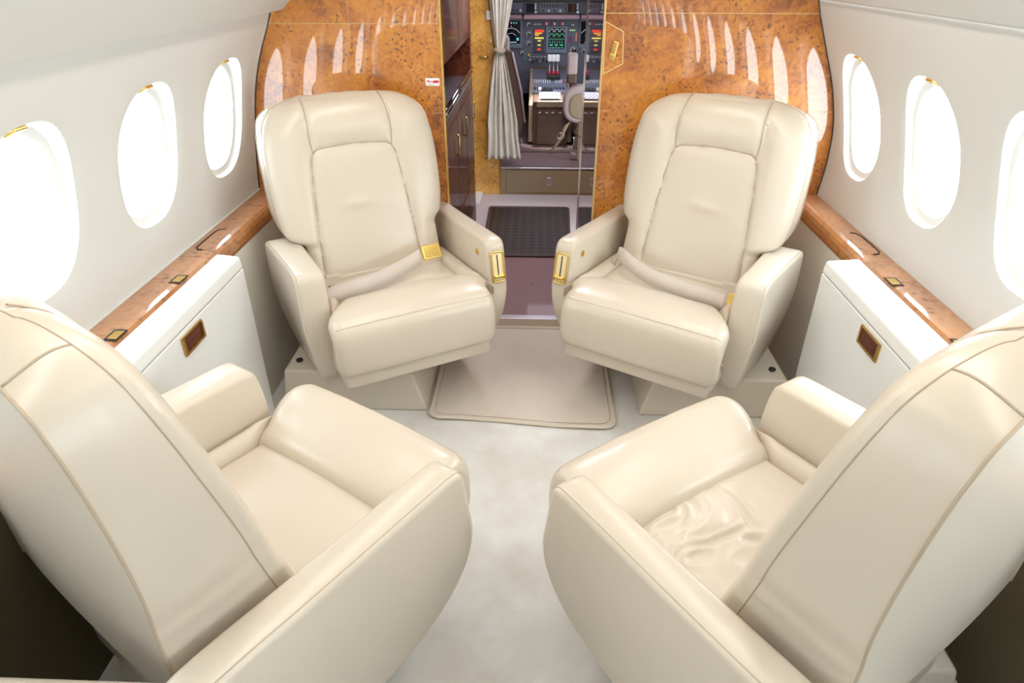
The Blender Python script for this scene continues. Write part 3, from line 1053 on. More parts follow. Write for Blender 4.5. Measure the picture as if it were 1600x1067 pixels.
def back_meshes(mir):
    NP, NQ = 150, 130
    R = .085   # front edge rounding
    ps = [sin(pi / 2 * (2 * i / NP - 1)) * .75 + (2 * i / NP - 1) * .25 for i in range(NP + 1)]
    qs = [(lambda t: t * .6 + .4 * sin(pi / 2 * t))(j / NQ) for j in range(NQ + 1)]
    verts = []; info = []
    for j, q in enumerate(qs):
        for i, p in enumerate(ps):
            x, z, d = front_point(p, q)
            y = front_y(x, z, d)
            verts.append([x, y, z]); info.append((x, z))
    n1 = NP + 1
    faces = []; cls = []
    def cl(i, j):
        x, z = [(info[j * n1 + i][k] + info[(j + 1) * n1 + i + 1][k]) / 2 for k in (0, 1)]
        if in_panel(x, z): return 'panel'
        if z > .90:
            S = SEAM_HR
            w = .150
            for (x0, z0), (x1, z1) in zip(S, S[1:]):
                if z0 <= z <= z1: w = x0 + (x1 - x0) * (z - z0) / (z1 - z0)
            if abs(x) < w: return 'headrest'
        return 'bolR' if x > 0 else 'bolL'
    for j in range(NQ):
        for i in range(NP):
            a = j * n1 + i
            faces.append([a, a + n1, a + n1 + 1, a + 1]); cls.append(cl(i, j))
    # border loop (left side up, top, right side down)
    loop = [j * n1 for j in range(NQ)] + [NQ * n1 + i for i in range(NP)] + [j * n1 + NP for j in range(NQ, -1, -1)]
    rings = [loop]
    # side face rings front border -> rear border
    M = 10
    for r in range(1, M + 1):
        t = r / M
        ring = []
        for v in loop:
            x, y, z = verts[v]
            yr = yrear(z) - .0
            topness = sstep(1.0, 1.12, z)
            yy = y + (yr - y) * t
            bulge = 1 + .012 * sin(pi * t)
            zz = z - .018 * t * t * topness + .006 * sin(pi * t) * topness
            zz += .007 * topness * sin(pi * t) * noise.noise(Vector((x * 16, yy * 9, 4)))
            verts.append([x * bulge, yy, zz]); ring.append(len(verts) - 1)
        rings.append(ring)
    side_faces = []
    for r in range(M):
        A, B = rings[r], rings[r + 1]
        for k in range(len(A) - 1):
            side_faces.append([A[k], A[k + 1], B[k + 1], B[k]])
    # rear shell
    rb = rings[-1]
    rear_faces = []
    K = 14
    prev = rb
    cz = .80
    for r in range(1, K + 1):
        t = r / K
        ring = []
        for v in rb:
            x, y, z = verts[v]
            s = 1 - t
            bul = .05 * (1 - (1 - t) ** 2.2)
            zc = Z0B + (z - Z0B) * s + (cz - Z0B) * t * .9
            zz = z * s + (cz if z > Z0B + .01 else z) * t if z > Z0B + .01 else z
            # keep slope of the rear
            yy = yrear(zz) - bul * ((.16 + .84 * max(0, min(1, (zz - .50) / .50))) if NEAR else 1)
            verts.append([x * s, yy, zz]); ring.append(len(verts) - 1)
        for k in range(len(prev) - 1):
            rear_faces.append([prev[k], prev[k + 1], ring[k + 1], ring[k]])
        prev = ring
    if mir < 0:
        for v in verts: v[0] = -v[0]
    def sub(fs, name, mat):
        used = sorted({i for f in fs for i in f})
        mp = {u: k for k, u in enumerate(used)}
        me = mesh_from(name, [verts[u] for u in used], [[mp[i] for i in (f if mir > 0 else f[::-1])] for f in fs], mat)
        return me
    ms = {}
    for c_, nm in (('panel', 'back_panel'), ('headrest', 'headrest'), ('bolR', 'side_bolster'), ('bolL', 'side_bolster')):
        ms[c_] = sub([f for f, k in zip(faces, cls) if k == c_], nm, LEA)
    ms['side'] = sub(side_faces, 'back_side', LEA)
    ms['rear'] = sub(rear_faces, 'back_shell', SHELL)
    def mp_(p): return (p[0] * (1 if mir > 0 else -1), p[1], p[2])
    pf = [verts[v] for v in rings[1][::2]]
    pr = [verts[v] for v in rings[-1][::2]]
    ms['pipe_front'] = tube_me('piping', pf, .0014, PIPE, 6)
    ms['pipe_rear'] = tube_me('piping', [(x * 1.004, y, z) for x, y, z in pr], .0026, PIPE, 6)
    # seam closing the top of each side face
    for nm, sgx in (('cap1', 1), ('cap2', -1)):
        kk = min(range(len(loop)), key=lambda i: abs(verts[loop[i]][2] - (ZT - .036)) + (0 if verts[loop[i]][0] * sgx > 0 else 9))
        ms[nm] = tube_me('seam', [tuple(verts[rings[r][kk]]) for r in range(1, M + 1)], .0018, PIPE, 6)
    # seam stitch lines on the front face
    def on_front(S):
        P = []
        S2 = smooth_poly(S, 2, False)
        for x, z in S2:
            zz = min(z, ZT - .004)
            y = front_y(x, zz, min(.085, ZT - zz)) + .0014
            P.append(((x if mir > 0 else -x), y, zz))
        return P
    ms['seam1'] = tube_me('seam', on_front(SEAM_PANEL), .0016, PIPE, 6)
    ms['seam2'] = tube_me('seam', on_front(SEAM_HL), .0016, PIPE, 6)
    ms['seam3'] = tube_me('seam', on_front(SEAM_HR), .0016, PIPE, 6)
    return ms


ARM_A = [(.060, .606), (.128, .607), (.150, .598), (.160, .575), (.172, .50), (.186, .42), (.188, .35), (.168, .275), (.120, .195), (.03, .135), (-.10, .110), (-.30, .150), (-.44, .30), (-.485, .46), (-.485, .570), (-.46, .598), (-.20, .598)]
ARM_W = [(.050, .606), (.118, .607), (.138, .598), (.150, .575), (.160, .50), (.165, .42), (.165, .33), (.155, .25), (.120, .18), (.03, .135), (-.08, .120), (-.20, .17), (-.27, .30), (-.300, .46), (-.305, .565), (-.285, .598), (-.12, .600)]


def arm_me(mir, pts, xi, xo, name):
    """xi inner x, xo outer x (signed); leaning in towards the bottom"""
    bm = bmesh.new()
    P = smooth_poly(pts, 2)
    # sections across the thickness for a rounded top
    s = 1 if xo > xi else -1
    th = abs(xo - xi)
    secs = []
    r = .018
    ts = [(0, .014), (.002, .008), (.006, .003), (.014, 0)]
    cols = [(d, ins) for d, ins in ts] + [(th - d, ins * 1.25) for d, ins in ts[::-1]]
    cy = sum(p[0] for p in P) / len(P); cz = .36
    rings = []
    n = len(P)
    for d, ins in cols:
        ring = []
        for i in range(n):
            a = Vector(P[i - 1]); b = Vector(P[(i + 1) % n])
            t = (b - a).normalized()
            nn = Vector((t.y, -t.x))
            c = Vector(P[i])
            if nn.dot(c - Vector((cy, cz))) > 0: nn = -nn
            q = c + nn * ins
            x = xi + s * d
            low = max(0, .42 - q.y)
            x -= s * (.32 * low * low + .10 * low) * (d / th)     # outer face leans in at the bottom
            x += s * .020 * sstep(.10, -.35, q.x) * (d / th) * (1 if s < 0 else 0)
            ring.append(bm.verts.new((x * mir, q.x, q.y)))
        rings.append(ring)
    for A, B in zip(rings, rings[1:]):
        for i in range(n):
            bm.faces.new([A[i], A[(i + 1) % n], B[(i + 1) % n], B[i]])
    bm.faces.new(rings[0]); bm.faces.new(rings[-1])
    me = from_bm(name, bm, LEA, True)
    # piping along the outer top edge
    k0 = len(rings) - 2
    path = []
    for i in range(n):
        c = Vector(P[i])
        if c.y > .52 or c.x > .10:
            path.append((i, c))
    a = [v for v in path if v[1].x < .13 or v[1].y > .3]
    a.sort(key=lambda v: (v[1].x - (v[1].y if v[1].x > .12 else .7)))
    top = [v[1] for v in a if v[1].y > .585 or (v[1].x > .12 and v[1].y > .40)]
    pp = []
    for c in top:
        xx = xi + s * (th - .010)
        xx += s * .020 * sstep(.10, -.35, c.x) * (1 if s < 0 else 0)
        pp.append((xx * mir, c.x - (.004 if c.y < .59 else 0), c.y - (.0035 if c.y >= .585 else 0)))
    return me, pp


def bol_w(y):
    return -.197 - .075 * sstep(.06, .235, y) - .016 * sstep(.2, .28, y)


def bol_a(y):
    return .282 + .052 * sstep(.06, .17, y) - .028 * sstep(.17, .25, y)


def cushion_me(mir, wr=0.0):
    """front bolster of the seat (T shaped)"""
    prof_ = [(.070, .436), (.078, .458), (.100, .474), (.15, .485), (.205, .489), (.255, .487), (.292, .479), (.317, .460), (.331, .430), (.336, .392), (.336, .350), (.334, .312), (.326, .292), (.305, .286), (.25, .285), (.10, .285)]
    P = smooth_poly(prof_, 2, False)
    NX = 70
    verts = []; faces = []
    n = len(P)
    for i in range(NX + 1):
        u = -1 + 2 * i / NX
        u = sin(u * pi / 2) * .5 + u * .5
        for (y, z) in P:
            wl = bol_w(y)
            wr_ = bol_a(y)
            mid = (wl + wr_) / 2; hw = (wr_ - wl) / 2
            d = hw * (1 - abs(u))
            rr = .042
            t = min(1, d / rr)
            ins = 1 - sqrt(max(0, 1 - (1 - t) ** 2))
            cy, cz = .19, .385
            yy = y - (y - cy) * ins * (.20 if y > .1 else 0)
            zz = z - (z - cz) * ins * .32
            zz += .006 * (1 - u * u) * (1 if z > .43 else 0)
            yy += .006 * (1 - u * u) * (1 if y > .3 else 0)
            zz += .0015 * noise.noise(Vector((u * 5, y * 14, 1)))
            verts.append(((mid + hw * u) * mir, yy, zz))
    for i in range(NX):
        for k in range(n - 1):
            a = i * n + k
            f = [a, a + n, a + n + 1, a + 1]
            faces.append(f if mir < 0 else f[::-1])
    faces.append([k for k in range(n)] if mir < 0 else [k for k in range(n)][::-1])
    faces.append([NX * n + k for k in range(n)][::-1] if mir < 0 else [NX * n + k for k in range(n)])
    k = min(range(n), key=lambda i: (P[i][0] - .312) ** 2 + (P[i][1] - .471) ** 2)
    edge = [(verts[i * n + k][0], verts[i * n + k][1] + .0003, verts[i * n + k][2] + .0003) for i in range(3, NX - 2)]
    return mesh_from('seat_bolster', verts, faces, LEA), edge


def sheet(name, fx, nu, nv, mat, mir, thick=None):
    verts = []; faces = []
    for j in range(nv + 1):
        for i in range(nu + 1):
            x, y, z = fx(i / nu, j / nv)
            verts.append((x * mir, y, z))
    for j in range(nv):
        for i in range(nu):
            a = j * (nu + 1) + i
            f = [a, a + 1, a + nu + 2, a + nu + 1]
            faces.append(f if mir > 0 else f[::-1])
    return mesh_from(name, verts, faces, mat)


def pan_fn(wrinkle):
    def f(u, v):
        x = -.192 + (.285 + .192) * u
        y = -.20 + (.085 + .20) * v
        d = min((x + .192), (.285 - x), .085 - y)
        z = .447 - .014 * math.exp(-(max(0, d) / .012) ** 1.3) + .010 * sin(pi * u)
        z += .0025 * noise.noise(Vector((x * 8, y * 8, 5)))
        if wrinkle:
            q = Vector((x * 9 + 2.0 * noise.noise(Vector((x * 7, y * 7, 0))), y * 15 + 3 * noise.noise(Vector((x * 6, y * 6, 2))), 7))
            a = 1 - abs(noise.noise(q)) * 2
            m = math.exp(-(((x - .10) / .15) ** 2 + ((y + .03) / .10) ** 2))
            z += .017 * m * (a - .55)
        return x, y, z
    return f


def wedge_fn(win):
    def f(u, v):
        y = -.24 + (.215 + .24) * v
        if win:
            xa, xb = -.252, (-.190 if y < .06 else bol_w(y) + .006)
            if xb < xa + .004: xb = xa + .004
        else:
            xb, xa = .349, (.275 if y < .06 else bol_a(y) - .006)
            if y > .17: xa = .345
        x = xa + (xb - xa) * u
        k = min(1, (xb - xa) / .05)
        z = .405 + (.058 * max(0, sin(pi * u)) ** .42) * (.55 + .45 * k) + .012 * v
        return x, y, z
    return f


def rounded_box_me(name, lo, hi, mat, bw=.01, seg=3, mir=1, f=None):
    bm = bmesh.new()
    lo = list(lo); hi = list(hi)
    if mir < 0: lo[0], hi[0] = -hi[0], -lo[0]
    bm_box(bm, lo, hi)
    bmesh.ops.recalc_face_normals(bm, faces=bm.faces)
    bmesh.ops.bevel(bm, geom=list(bm.edges), offset=bw, segments=seg, profile=.5, affect='EDGES')
    return from_bm(name, bm, mat, True)


MCACHE = {}


def get_meshes(mir, near):
    global NEAR, ZT
    NEAR = near
    ZT = 1.135 if near else 1.084
    if (mir, near) in MCACHE: return MCACHE[mir, near]
    M = back_meshes(mir)
    M['armA'], M['armA_p'] = arm_me(mir, ARM_A, .347, .427, 'armrest')
    M['armW'], M['armW_p'] = arm_me(mir, ARM_W, -.250, -.352, 'armrest')
    M['armA_pipe'] = tube_me('piping', M['armA_p'], .0022, PIPE, 6)
    M['armW_pipe'] = tube_me('piping', M['armW_p'], .0022, PIPE, 6)
    M['bolster'], edge_path = cushion_me(mir)
    M['pan'] = sheet('seat_cushion', pan_fn(False), 50, 40, LEA, mir)
    M['pan_w'] = sheet('seat_cushion', pan_fn(True), 110, 90, LEA, mir)
    M['wedgeW'] = sheet('seat_roll', wedge_fn(True), 16, 40, LEA, mir)
    M['wedgeA'] = sheet('seat_roll', wedge_fn(False), 16, 40, LEA, mir)
    M['bol_seam'] = tube_me('seam', edge_path, .0007, PIPE, 5)
    M['skirt'] = rounded_box_me('seat_skirt', (-.262, -.33, .232), (.285, .312, .300), SHELL, .010, 3, mir)
    M['under'] = rounded_box_me('seat_frame', (-.245, -.36, .255), (.345, .20, .425), SHELL, .012, 3, mir)
    M['rear_apron'] = rounded_box_me('rear_apron', (-.245, -.40, .14), (.345, -.34, .50), SHELL, .03, 5, mir)
    MCACHE[mir, near] = M
    return M


def rail_ring(w, h, r=.004, n=7):
    P = []
    for cx, cz, a0 in ((w - r, -h + r, -90), (w - r, h - r, 0), (-w + r, h - r, 90), (-w + r, -h + r, 180)):
        for k in range(n):
            a = radians(a0 + 90 * k / (n - 1)); P.append((cx + r * cos(a), 0, cz + r * sin(a)))
    return P


def strap_me(path, w, mat, thick=.003):
    """ribbon following path; each item (point, across vector)"""
    verts = []; faces = []
    for p, a in path:
        p = Vector(p); a = Vector(a).normalized() * w / 2
        verts += [p - a, p + a]
    n = len(path)
    for i in range(n - 1):
        faces.append([2 * i, 2 * i + 1, 2 * i + 3, 2 * i + 2])
    return mesh_from('strap', verts, faces, mat)


def chair(name_label, pose, front, left, wrinkle=False, belt=None, group='club chairs'):
    cx, cy, th = pose
    side = -1 if left else 1
    F = Vector((-side * sin(th), (-1 if front else 1) * cos(th)))
    A = Vector((-side * cos(th), (1 if front else -1) * sin(th)))
    mir = 1 if (A.x * F.y - A.y * F.x) > 0 else -1
    rz = math.atan2(F.y, F.x) - pi / 2
    root = empty('club_chair', (cx, cy, 0), rz)
    tag(root, name_label, 'armchair', group)
    M = get_meshes(mir, not front)
    # pedestal squared to the cabin: local rotation undoes the swivel
    pe = bmesh.new()
    sx = -1 if left else 1
    y0, y1 = (2.09, 2.62) if front else (.93, 1.50)
    # tapered block; inner face leans
    z1 = .165
    xs_b = (sx * .405, sx * .965); xs_t = (sx * .455, sx * .945)
    def loc(x, y, z):
        d = Vector((x - cx, y - cy))
        return Vector((d.x * cos(-rz) - d.y * sin(-rz), d.x * sin(-rz) + d.y * cos(-rz), z))
    vb = [pe.verts.new(loc(x, y, 0)) for x, y in ((xs_b[0], y0), (xs_b[1], y0), (xs_b[1], y1), (xs_b[0], y1))]
    vt = [pe.verts.new(loc(x, y, z1)) for x, y in ((xs_t[0], y0 + .012), (xs_t[1], y0 + .012), (xs_t[1], y1 - .012), (xs_t[0], y1 - .012))]
    pe.faces.new(vb); pe.faces.new(vt)
    for i in range(4): pe.faces.new([vb[i], vb[(i + 1) % 4], vt[(i + 1) % 4], vt[i]])
    po = ob('pedestal', from_bm('pedestal', pe, PLASTIC), root)
    bevel(po, .010, 3)
    kx, ky = sx * .905, (y0 + .085)
    k = cyl('track_knob', loc(kx, ky, z1 + .004), .013, .008, BLACK, po, bw=.002)
    sp = cyl('swivel_column', (.04 * mir, -.06, .205), .14, .10, BROWND, root)
    # frame & seat
    ob('seat_frame', M['under'], root)
    ob('seat_skirt', M['skirt'], root)
    ob('rear_apron', M['rear_apron'], root)
    so0 = ob('seat_bolster', M['bolster'], root)
    ob('seam', M['bol_seam'], so0)
    ob('seat_cushion', M['pan_w'] if wrinkle else M['pan'], root)
    ob('seat_roll', M['wedgeW'], root); ob('seat_roll', M['wedgeA'], root)
    a = ob('armrest', M['armA'], root)
    ob('piping', M['armA_pipe'], a)
    w = ob('armrest', M['armW'], root)
    ob('piping', M['armW_pipe'], w)
    b = ob('backrest', M['side'], root)
    ob('back_panel', M['panel'], b); ob('headrest', M['headrest'], b)
    ob('side_bolster', M['bolR'], b); ob('side_bolster', M['bolL'], b)
    ob('back_shell', M['rear'], b)
    ob('piping', M['pipe_front'], b); ob('piping', M['pipe_rear'], b)
    for s_ in ('seam1', 'seam2', 'seam3', 'cap1', 'cap2'): ob('seam', M[s_], b)
    # recline control: brass plate on the end of the aisle armrest, and button
    if not front: return root
    pc = Vector((.386 * mir, .176, .508))
    pm = Matrix.Translation(pc) @ Matrix.Rotation(radians(11), 4, 'X')
    pl_ = empty('recline_control'); pl_.parent = root
    pl_.matrix_local = pm
    box('brass_plate', (-.021, -.003, -.052), (.021, .0015, .052), PLATE, pl_, .001)
    tube('brass_rim', [(x, .003, z) for x, y, z in rail_ring(.0245, .057, .008)], .0036, GOLD, pl_, 8, True)
    box('slot', (-.0022, .001, -.034), (.0022, .0024, .046), SLOT, pl_)
    box('lever', (-.020, .001, -.044), (.020, .013, -.031), GOLD, pl_, .003)
    bt = cyl('brass_button', (.346 * mir, .085, .545), .012, .006, GOLD, a, 'x', bw=.001)
    cyl('button_hole', (.343 * mir, .085, .545), .005, .003, GOLDD, bt, 'x')
    # seat belt
    if belt:
        sb = empty('seat_belt'); sb.parent = root
        P = belt['path']
        n = 60
        pts = smooth_poly(P, 3, False)
        prevw = None
        path = []
        for i, p in enumerate(pts):
            t = i / (len(pts) - 1)
            across = Vector((0.12 * sin(t * 9), .55 + .35 * sin(t * 5 + 1), .60 + .3 * cos(t * 6)))
            path.append(((p[0] * mir, p[1], p[2]), (across.x * mir * .3, belt['tilt'][0], belt['tilt'][1] + .12 * sin(t * 8))))
        o = ob('webbing', strap_me(path, .056, FABRIC), sb)
        s2 = o.modifiers.new('s', 'SOLIDIFY'); s2.thickness = .003; s2.offset = 0
        bx, by, bz, brz, brx = belt['buckle']
        bk = empty('buckle'); bk.parent = sb
        bk.location = (bx * mir, by, bz); bk.rotation_euler = (brx, 0, brz * mir)
        if belt.get('small'):
            bu = box('tongue', (-.012, -.020, -.003), (.012, .020, .003), GOLD, bk, .002)
        else:
            box('buckle_body', (-.030, -.028, -.008), (.034, .028, .012), GOLD, bk, .005, 3)
            box('buckle_flap', (-.043, -.027, -.005), (-.028, .027, .007), GOLD, bk, .002)
    return root


chair('cream leather swivel armchair facing the camera on the left, brass belt buckle on its seat',
      (-.563, 2.281, .529), True, True,
      belt=dict(path=[(-.240, .055, .472), (-.17, .070, .490), (-.08, .065, .496), (.02, .035, .504), (.10, .005, .516), (.150, -.015, .526)], tilt=(-.42, .90),
                buckle=(.192, -.018, .535, -.05, radians(-58))))
chair('cream leather swivel armchair facing the camera on the right, plain belt strap across its seat',
      (.519, 2.269, .547), True, False,
      belt=dict(path=[(.287, -.10, .470), (.262, -.06, .520), (.20, .005, .525), (.11, .035, .500), (0, .055, .492), (-.10, .06, .486), (-.20, .055, .476)], tilt=(-.42, .90),
                buckle=(-.218, .035, .485, 0, radians(-50)), small=True))
chair('cream leather armchair nearest the camera on the left, seen from behind, smooth seat cushion',
      (-.58, 1.164, .58), False, True)
chair('cream leather armchair nearest the camera on the right, seen from behind, deeply wrinkled seat cushion',
      (.476, 1.146, .619), False, False, wrinkle=True)

# ---------------------------------------------------------------- sofa arm at the lower left corner
so_ = tag(empty('side_sofa', (-.78, .0, 0)), 'cream leather seat arm just entering the lower left corner of the photo', 'sofa')
box('armrest', (-.22, .48, .0), (.30, .590, .603), LEA, so_, .03, 5)
box('seat_cushion', (-.20, -.60, .20), (.28, .455, .43), LEA, so_, .03, 4)
box('base', (-.20, -.60, 0), (.26, .455, .195), SHELL, so_, .01, 3)
box('backrest', (-.235, -.60, .435), (-.12, .455, .80), LEA, so_, .03, 4)

# ---------------------------------------------------------------- cockpit
# main instrument panel
ip = tag(empty('instrument_panel', (.1, 6.4, .2)), 'grey aircraft instrument panel full of displays and gauges at the front of the cockpit', 'instrument panel')
def ipb(name, x0, x1, z0, z1, y0, y1, mat, par=None, bw=0):
    """y0,y1 = distance in front of the panel plane"""
    return box(name, (x0 - .1, -y1, z0 - .2), (x1 - .1, -y0, z1 - .2), mat, par or ip, bw)
ipb('panel_back', -.75, .95, .45, 1.075, -.06, 0, PANEL)
ipb('glareshield_lip', -.75, -.150, 1.066, 1.098, .0, .10, PINK, None, .006)
ipb('glareshield_lip', -.138, .340, 1.066, 1.100, .0, .12, PINK, None, .006)
ipb('glareshield_lip', .352, .95, 1.066, 1.098, .0, .10, PINK, None, .006)
ipb('glareshield_panel', -.75, .95, 1.10, 1.205, -.05, .03, PANELD, None, .004)
ipb('glareshield_top', -.75, .95, 1.205, 1.23, -.10, .08, BROWND, None, .006)
for x in (-.125, .232):
    f = ipb('small_display', x, x + .095, 1.108, 1.190, .03, .04, PANEL, None, .003)
    ipb('screen', x + .008, x + .078, 1.114, 1.184, .04, .043, SCREEN, f)
    for z in (1.176, 1.160, 1.146): ipb('key', x + .084, x + .094, z - .005, z + .005, .04, .047, WHITE, f)
    cyl('knob', (x + .092 - .1, -.048, 1.118 - .2), .010, .016, STEEL, f, 'y')
f = ipb('control_head', .0, .21, 1.108, 1.190, .03, .038, PANEL, None, .003)
for i in range(9):
    ipb('key', .012 + i * .022, .024 + i * .022, 1.150, 1.180, .038, .042, BLACK, f)
for i in range(4):
    cyl('knob', (.03 + i * .048 - .1, -.046, 1.128 - .2), .009, .014, STEEL if i % 2 else BLACK, f, 'y')
f = ipb('audio_head', -.27, -.145, 1.108, 1.190, .03, .038, PANEL, None, .003)
for i in range(4):
    cyl('knob', (-.255 + i * .03 - .1, -.044, 1.130 - .2), .008, .012, BLACK if i != 3 else WHITE, f, 'y')


def arc(cx, cz, r, a0, a1, y, th, mat, par, name='mark'):
    pts = []
    n = 14
    return tube(name, [(cx - .1 + r * cos(radians(a0 + (a1 - a0) * k / n)), -y, cz - .2 + r * sin(radians(a0 + (a1 - a0) * k / n))) for k in range(n + 1)], th, mat, par, 5)


# left and right flight displays
for x0, x1 in ((-.325, -.165), (.358, .52)):
    f = ipb('flight_display', x0 - .012, x1 + .012, .83, 1.062, 0, .02, PANELL, None, .005)
    ipb('screen', x0, x1, .868, 1.046, .02, .024, SCREEN, f)
    cx = (x0 + x1) / 2
    arc(cx, .90, .090, 35, 145, .025, .0015, E_WHITE, f)
    arc(cx, .90, .050, 35, 145, .025, .0013, E_WHITE, f)
    ipb('mark', cx - .004, cx + .004, .998, 1.010, .024, .026, E_MAG, f)
    ipb('mark', x1 - .034, x1 - .014, .892, .914, .024, .026, E_CYAN, f)
    for i in range(6): ipb('mark', x0 + .040 + i * .015, x0 + .050 + i * .015, .874, .882, .024, .026, E_WHITE, f)
    for i in range(3): ipb('mark', x0 + .075 + i * .022, x0 + .085 + i * .022, 1.026, 1.036, .024, .026, E_CYAN if i else E_WHITE, f)
# engine display
f = ipb('engine_display', .056, .246, .790, 1.008, 0, .022, PANELL, None, .006)
ipb('screen', .082, .222, .826, .992, .022, .026, SCREEN, f)
for row, (z, mt) in enumerate(((.966, E_WHITE), (.930, E_GREEN))):
    for i in range(3):
        arc(.105 + i * .046, z, .018, -20, 200, .027, .0016, mt, f, 'dial')
ipb('bar', .088, .216, .9035, .9055, .026, .028, E_GREEN, f)
for i in range(6):
    ipb('bar', .094 + i * .021, .0965 + i * .021, .866, .892, .026, .028, E_GREEN if i % 2 else E_CYAN, f)
for i in range(3):
    ipb('digits', .092 + i * .045, .118 + i * .045, .852, .860, .026, .028, E_GREEN, f)
for i in range(5):
    ipb('digits', .090 + i * .026, .106 + i * .026, .832, .838, .026, .028, E_CYAN, f)
# warning annunciator
f = ipb('warning_annunciator', -.052, .044, .790, .985, 0, .010, PANELD, None, .003)
ipb('red_light', -.040, .040, .958, .978, .010, .014, E_RED, f)
ipb('orange_light', -.040, .022, .944, .955, .010, .014, E_ORANGE, f)
ipb('orange_light', -.040, -.004, .930, .941, .010, .014, E_ORANGE, f)
ipb('orange_light', -.040, .038, .905, .917, .010, .014, E_YELLOW, f)
ipb('orange_light', -.014, .014, .884, .894, .010, .014, E_YELLOW, f)
ipb('orange_light', -.014, .014, .850, .860, .010, .014, E_YELLOW, f)
ipb('red_light', -.016, .016, .812, .828, .010, .014, E_RED, f)
# round gauges
for (x, z, r) in ((-.094, 1.018, .022), (-.094, .943, .026), (-.094, .868, .026), (.300, .815, .036), (-.40, .76, .03), (-.15, .79, .02), (.39, .81, .022)):
    gq = cyl('gauge', (x - .1, -.006, z - .2), r, .012, PANELL, ip, 'y')
    cyl('gauge_face', (x - .1, -.0135, z - .2), r * .8, .003, SCREEN, gq, 'y')
    arc(x, z, r * .62, 20, 250, .016, .0013, E_WHITE, gq, 'gauge_mark')
    box('needle', (-.0014, -.018, 0), (.0014, -.0155, r * .6), WHITE, gq, 0, 2, Matrix.Translation((x - .1, 0, z - .2)) @ Matrix.Rotation(radians(40), 4, 'Y'))
# switch strip along the top of the centre panel
for i in range(3):
    ipb('switch_label', -.048 + i * .024, -.034 + i * .024, 1.015, 1.024, 0, .004, WHITE)
for i in range(3):
    ipb('fire_handle', .036 + i * .070, .044 + i * .070, 1.010, 1.046, 0, .02, RED)
    ipb('switch_label', .054 + i * .070, .068 + i * .070, 1.014, 1.034, 0, .006, WHITE)
ipb('gear_lights', .258, .312, .966, .982, 0, .006, PANELD)
for i in range(3): ipb('green_light', .262 + i * .018, .273 + i * .018, .968, .980, .006, .009, E_LIME)
ipb('white_switch', .276, .300, 1.012, 1.020, 0, .01, WHITE)
ipb('gear_lever', .272, .282, .880, .925, 0, .05, RED, None, .003)
ipb('flap_indicator', .316, .328, .886, .955, 0, .008, simple('salmon', (.75, .25, .15), .5))
ipb('yellow_knob', -.098, -.080, .764, .782, 0, .02, simple('yellow_knob', (.9, .75, .05), .4), None, .004)
ipb('green_knob', -.128, -.112, .728, .744, 0, .02, simple('green_knob', (.02, .25, .16), .4), None, .004)
# switch rows under the displays
for i in range(9):
    cyl('knob', (-.080 + i * .030 - .1, -.012, .735 - .2 - (.012 if i % 2 else 0)), .009, .022, BLACK if i % 3 else STEEL, ip, 'y', 12)
for i in range(8):
    ipb('switch_label', -.085 + i * .032, -.068 + i * .032, .757, .761, 0, .003, WHITE)

# centre pedestal
cp = tag(empty('control_pedestal', (.1, 5.9, .2)), 'cockpit centre pedestal with throttle levers, keypad and brown aft face', 'control console')
def cpb(name, x0, x1, y0, y1, z0, z1, mat, par=None, bw=0, mtx=None):
    return box(name, (x0 - .1, y0 - 5.9, z0 - .2), (x1 - .1, y1 - 5.9, z1 - .2), mat, par or cp, bw)
prism('pedestal_body', [(5.52 - 5.9, 0), (5.52 - 5.9, .335), (5.72 - 5.9, .355), (6.02 - 5.9, .415), (6.22 - 5.9, .455), (6.33 - 5.9, .485), (6.33 - 5.9, 0)], -.140, .140, COCKB, cp, 'x', .006)
prism('side_fairing', [(5.52 - 5.9, .02), (5.56 - 5.9, .30), (5.95 - 5.9, .42), (6.35 - 5.9, .47), (6.35 - 5.9, 0)], -.175, -.141, COCKT, cp, 'x', .006)
prism('side_fairing', [(5.52 - 5.9, .02), (5.56 - 5.9, .30), (5.95 - 5.9, .42), (6.35 - 5.9, .47), (6.35 - 5.9, 0)], .141, .175, COCKT, cp, 'x', .006)
cpb('aft_panel', -.008, .202, 5.500, 5.519, .205, .495, COCKB, None, .004)
for x in (.045, .150):
    cyl('speaker_ring', (x - .1, 5.498 - 5.9, .405 - .2), .043, .006, BROWND, cp, 'y')
    cyl('speaker_disc', (x - .1, 5.496 - 5.9, .405 - .2), .038, .006, COCKB, cp, 'y')
for x in (.015, .070, .118, .175):
    cpb('white_tag', x - .010, x + .010, 5.495, 5.4995, .452, .460, WHITE)
cpb('cup_shelf', -.012, .206, 5.47, 5.52, .500, .545, COCKT, None, .006)
# sloped console decks
def slope_box(name, x0, x1, y0, y1, za, zb, t, mat, par=None):
    bm = bmesh.new()
    bm_prism(bm, [(y0 - 5.9, za - .2), (y1 - 5.9, zb - .2), (y1 - 5.9, zb - .2 + t), (y0 - 5.9, za - .2 + t)], x0 - .1, x1 - .1, 'x')
    return ob(name, from_bm(name, bm, mat), par or cp)
slope_box('keypad', .008, .178, 5.55, 5.72, .540, .560, .012, E_PAPER)
slope_box('keypad_edge', .020, .170, 5.535, 5.55, .542, .545, .010, BLACK)
for j in range(4):
    for i in range(9):
        slope_box('key', .020 + i * .0165, .031 + i * .0165, 5.575 + j * .032, 5.592 + j * .032, .5555 + j * .0037, .5575 + j * .0037, .004, PANELL) if (i + j) % 2 == 0 else None
slope_box('switch_deck', -.045, .235, 5.735, 6.02, .562, .625, .006, PANELL)
slope_box('radio_deck', -.050, .250, 6.03, 6.25, .628, .668, .006, PANEL)
random.seed(3)
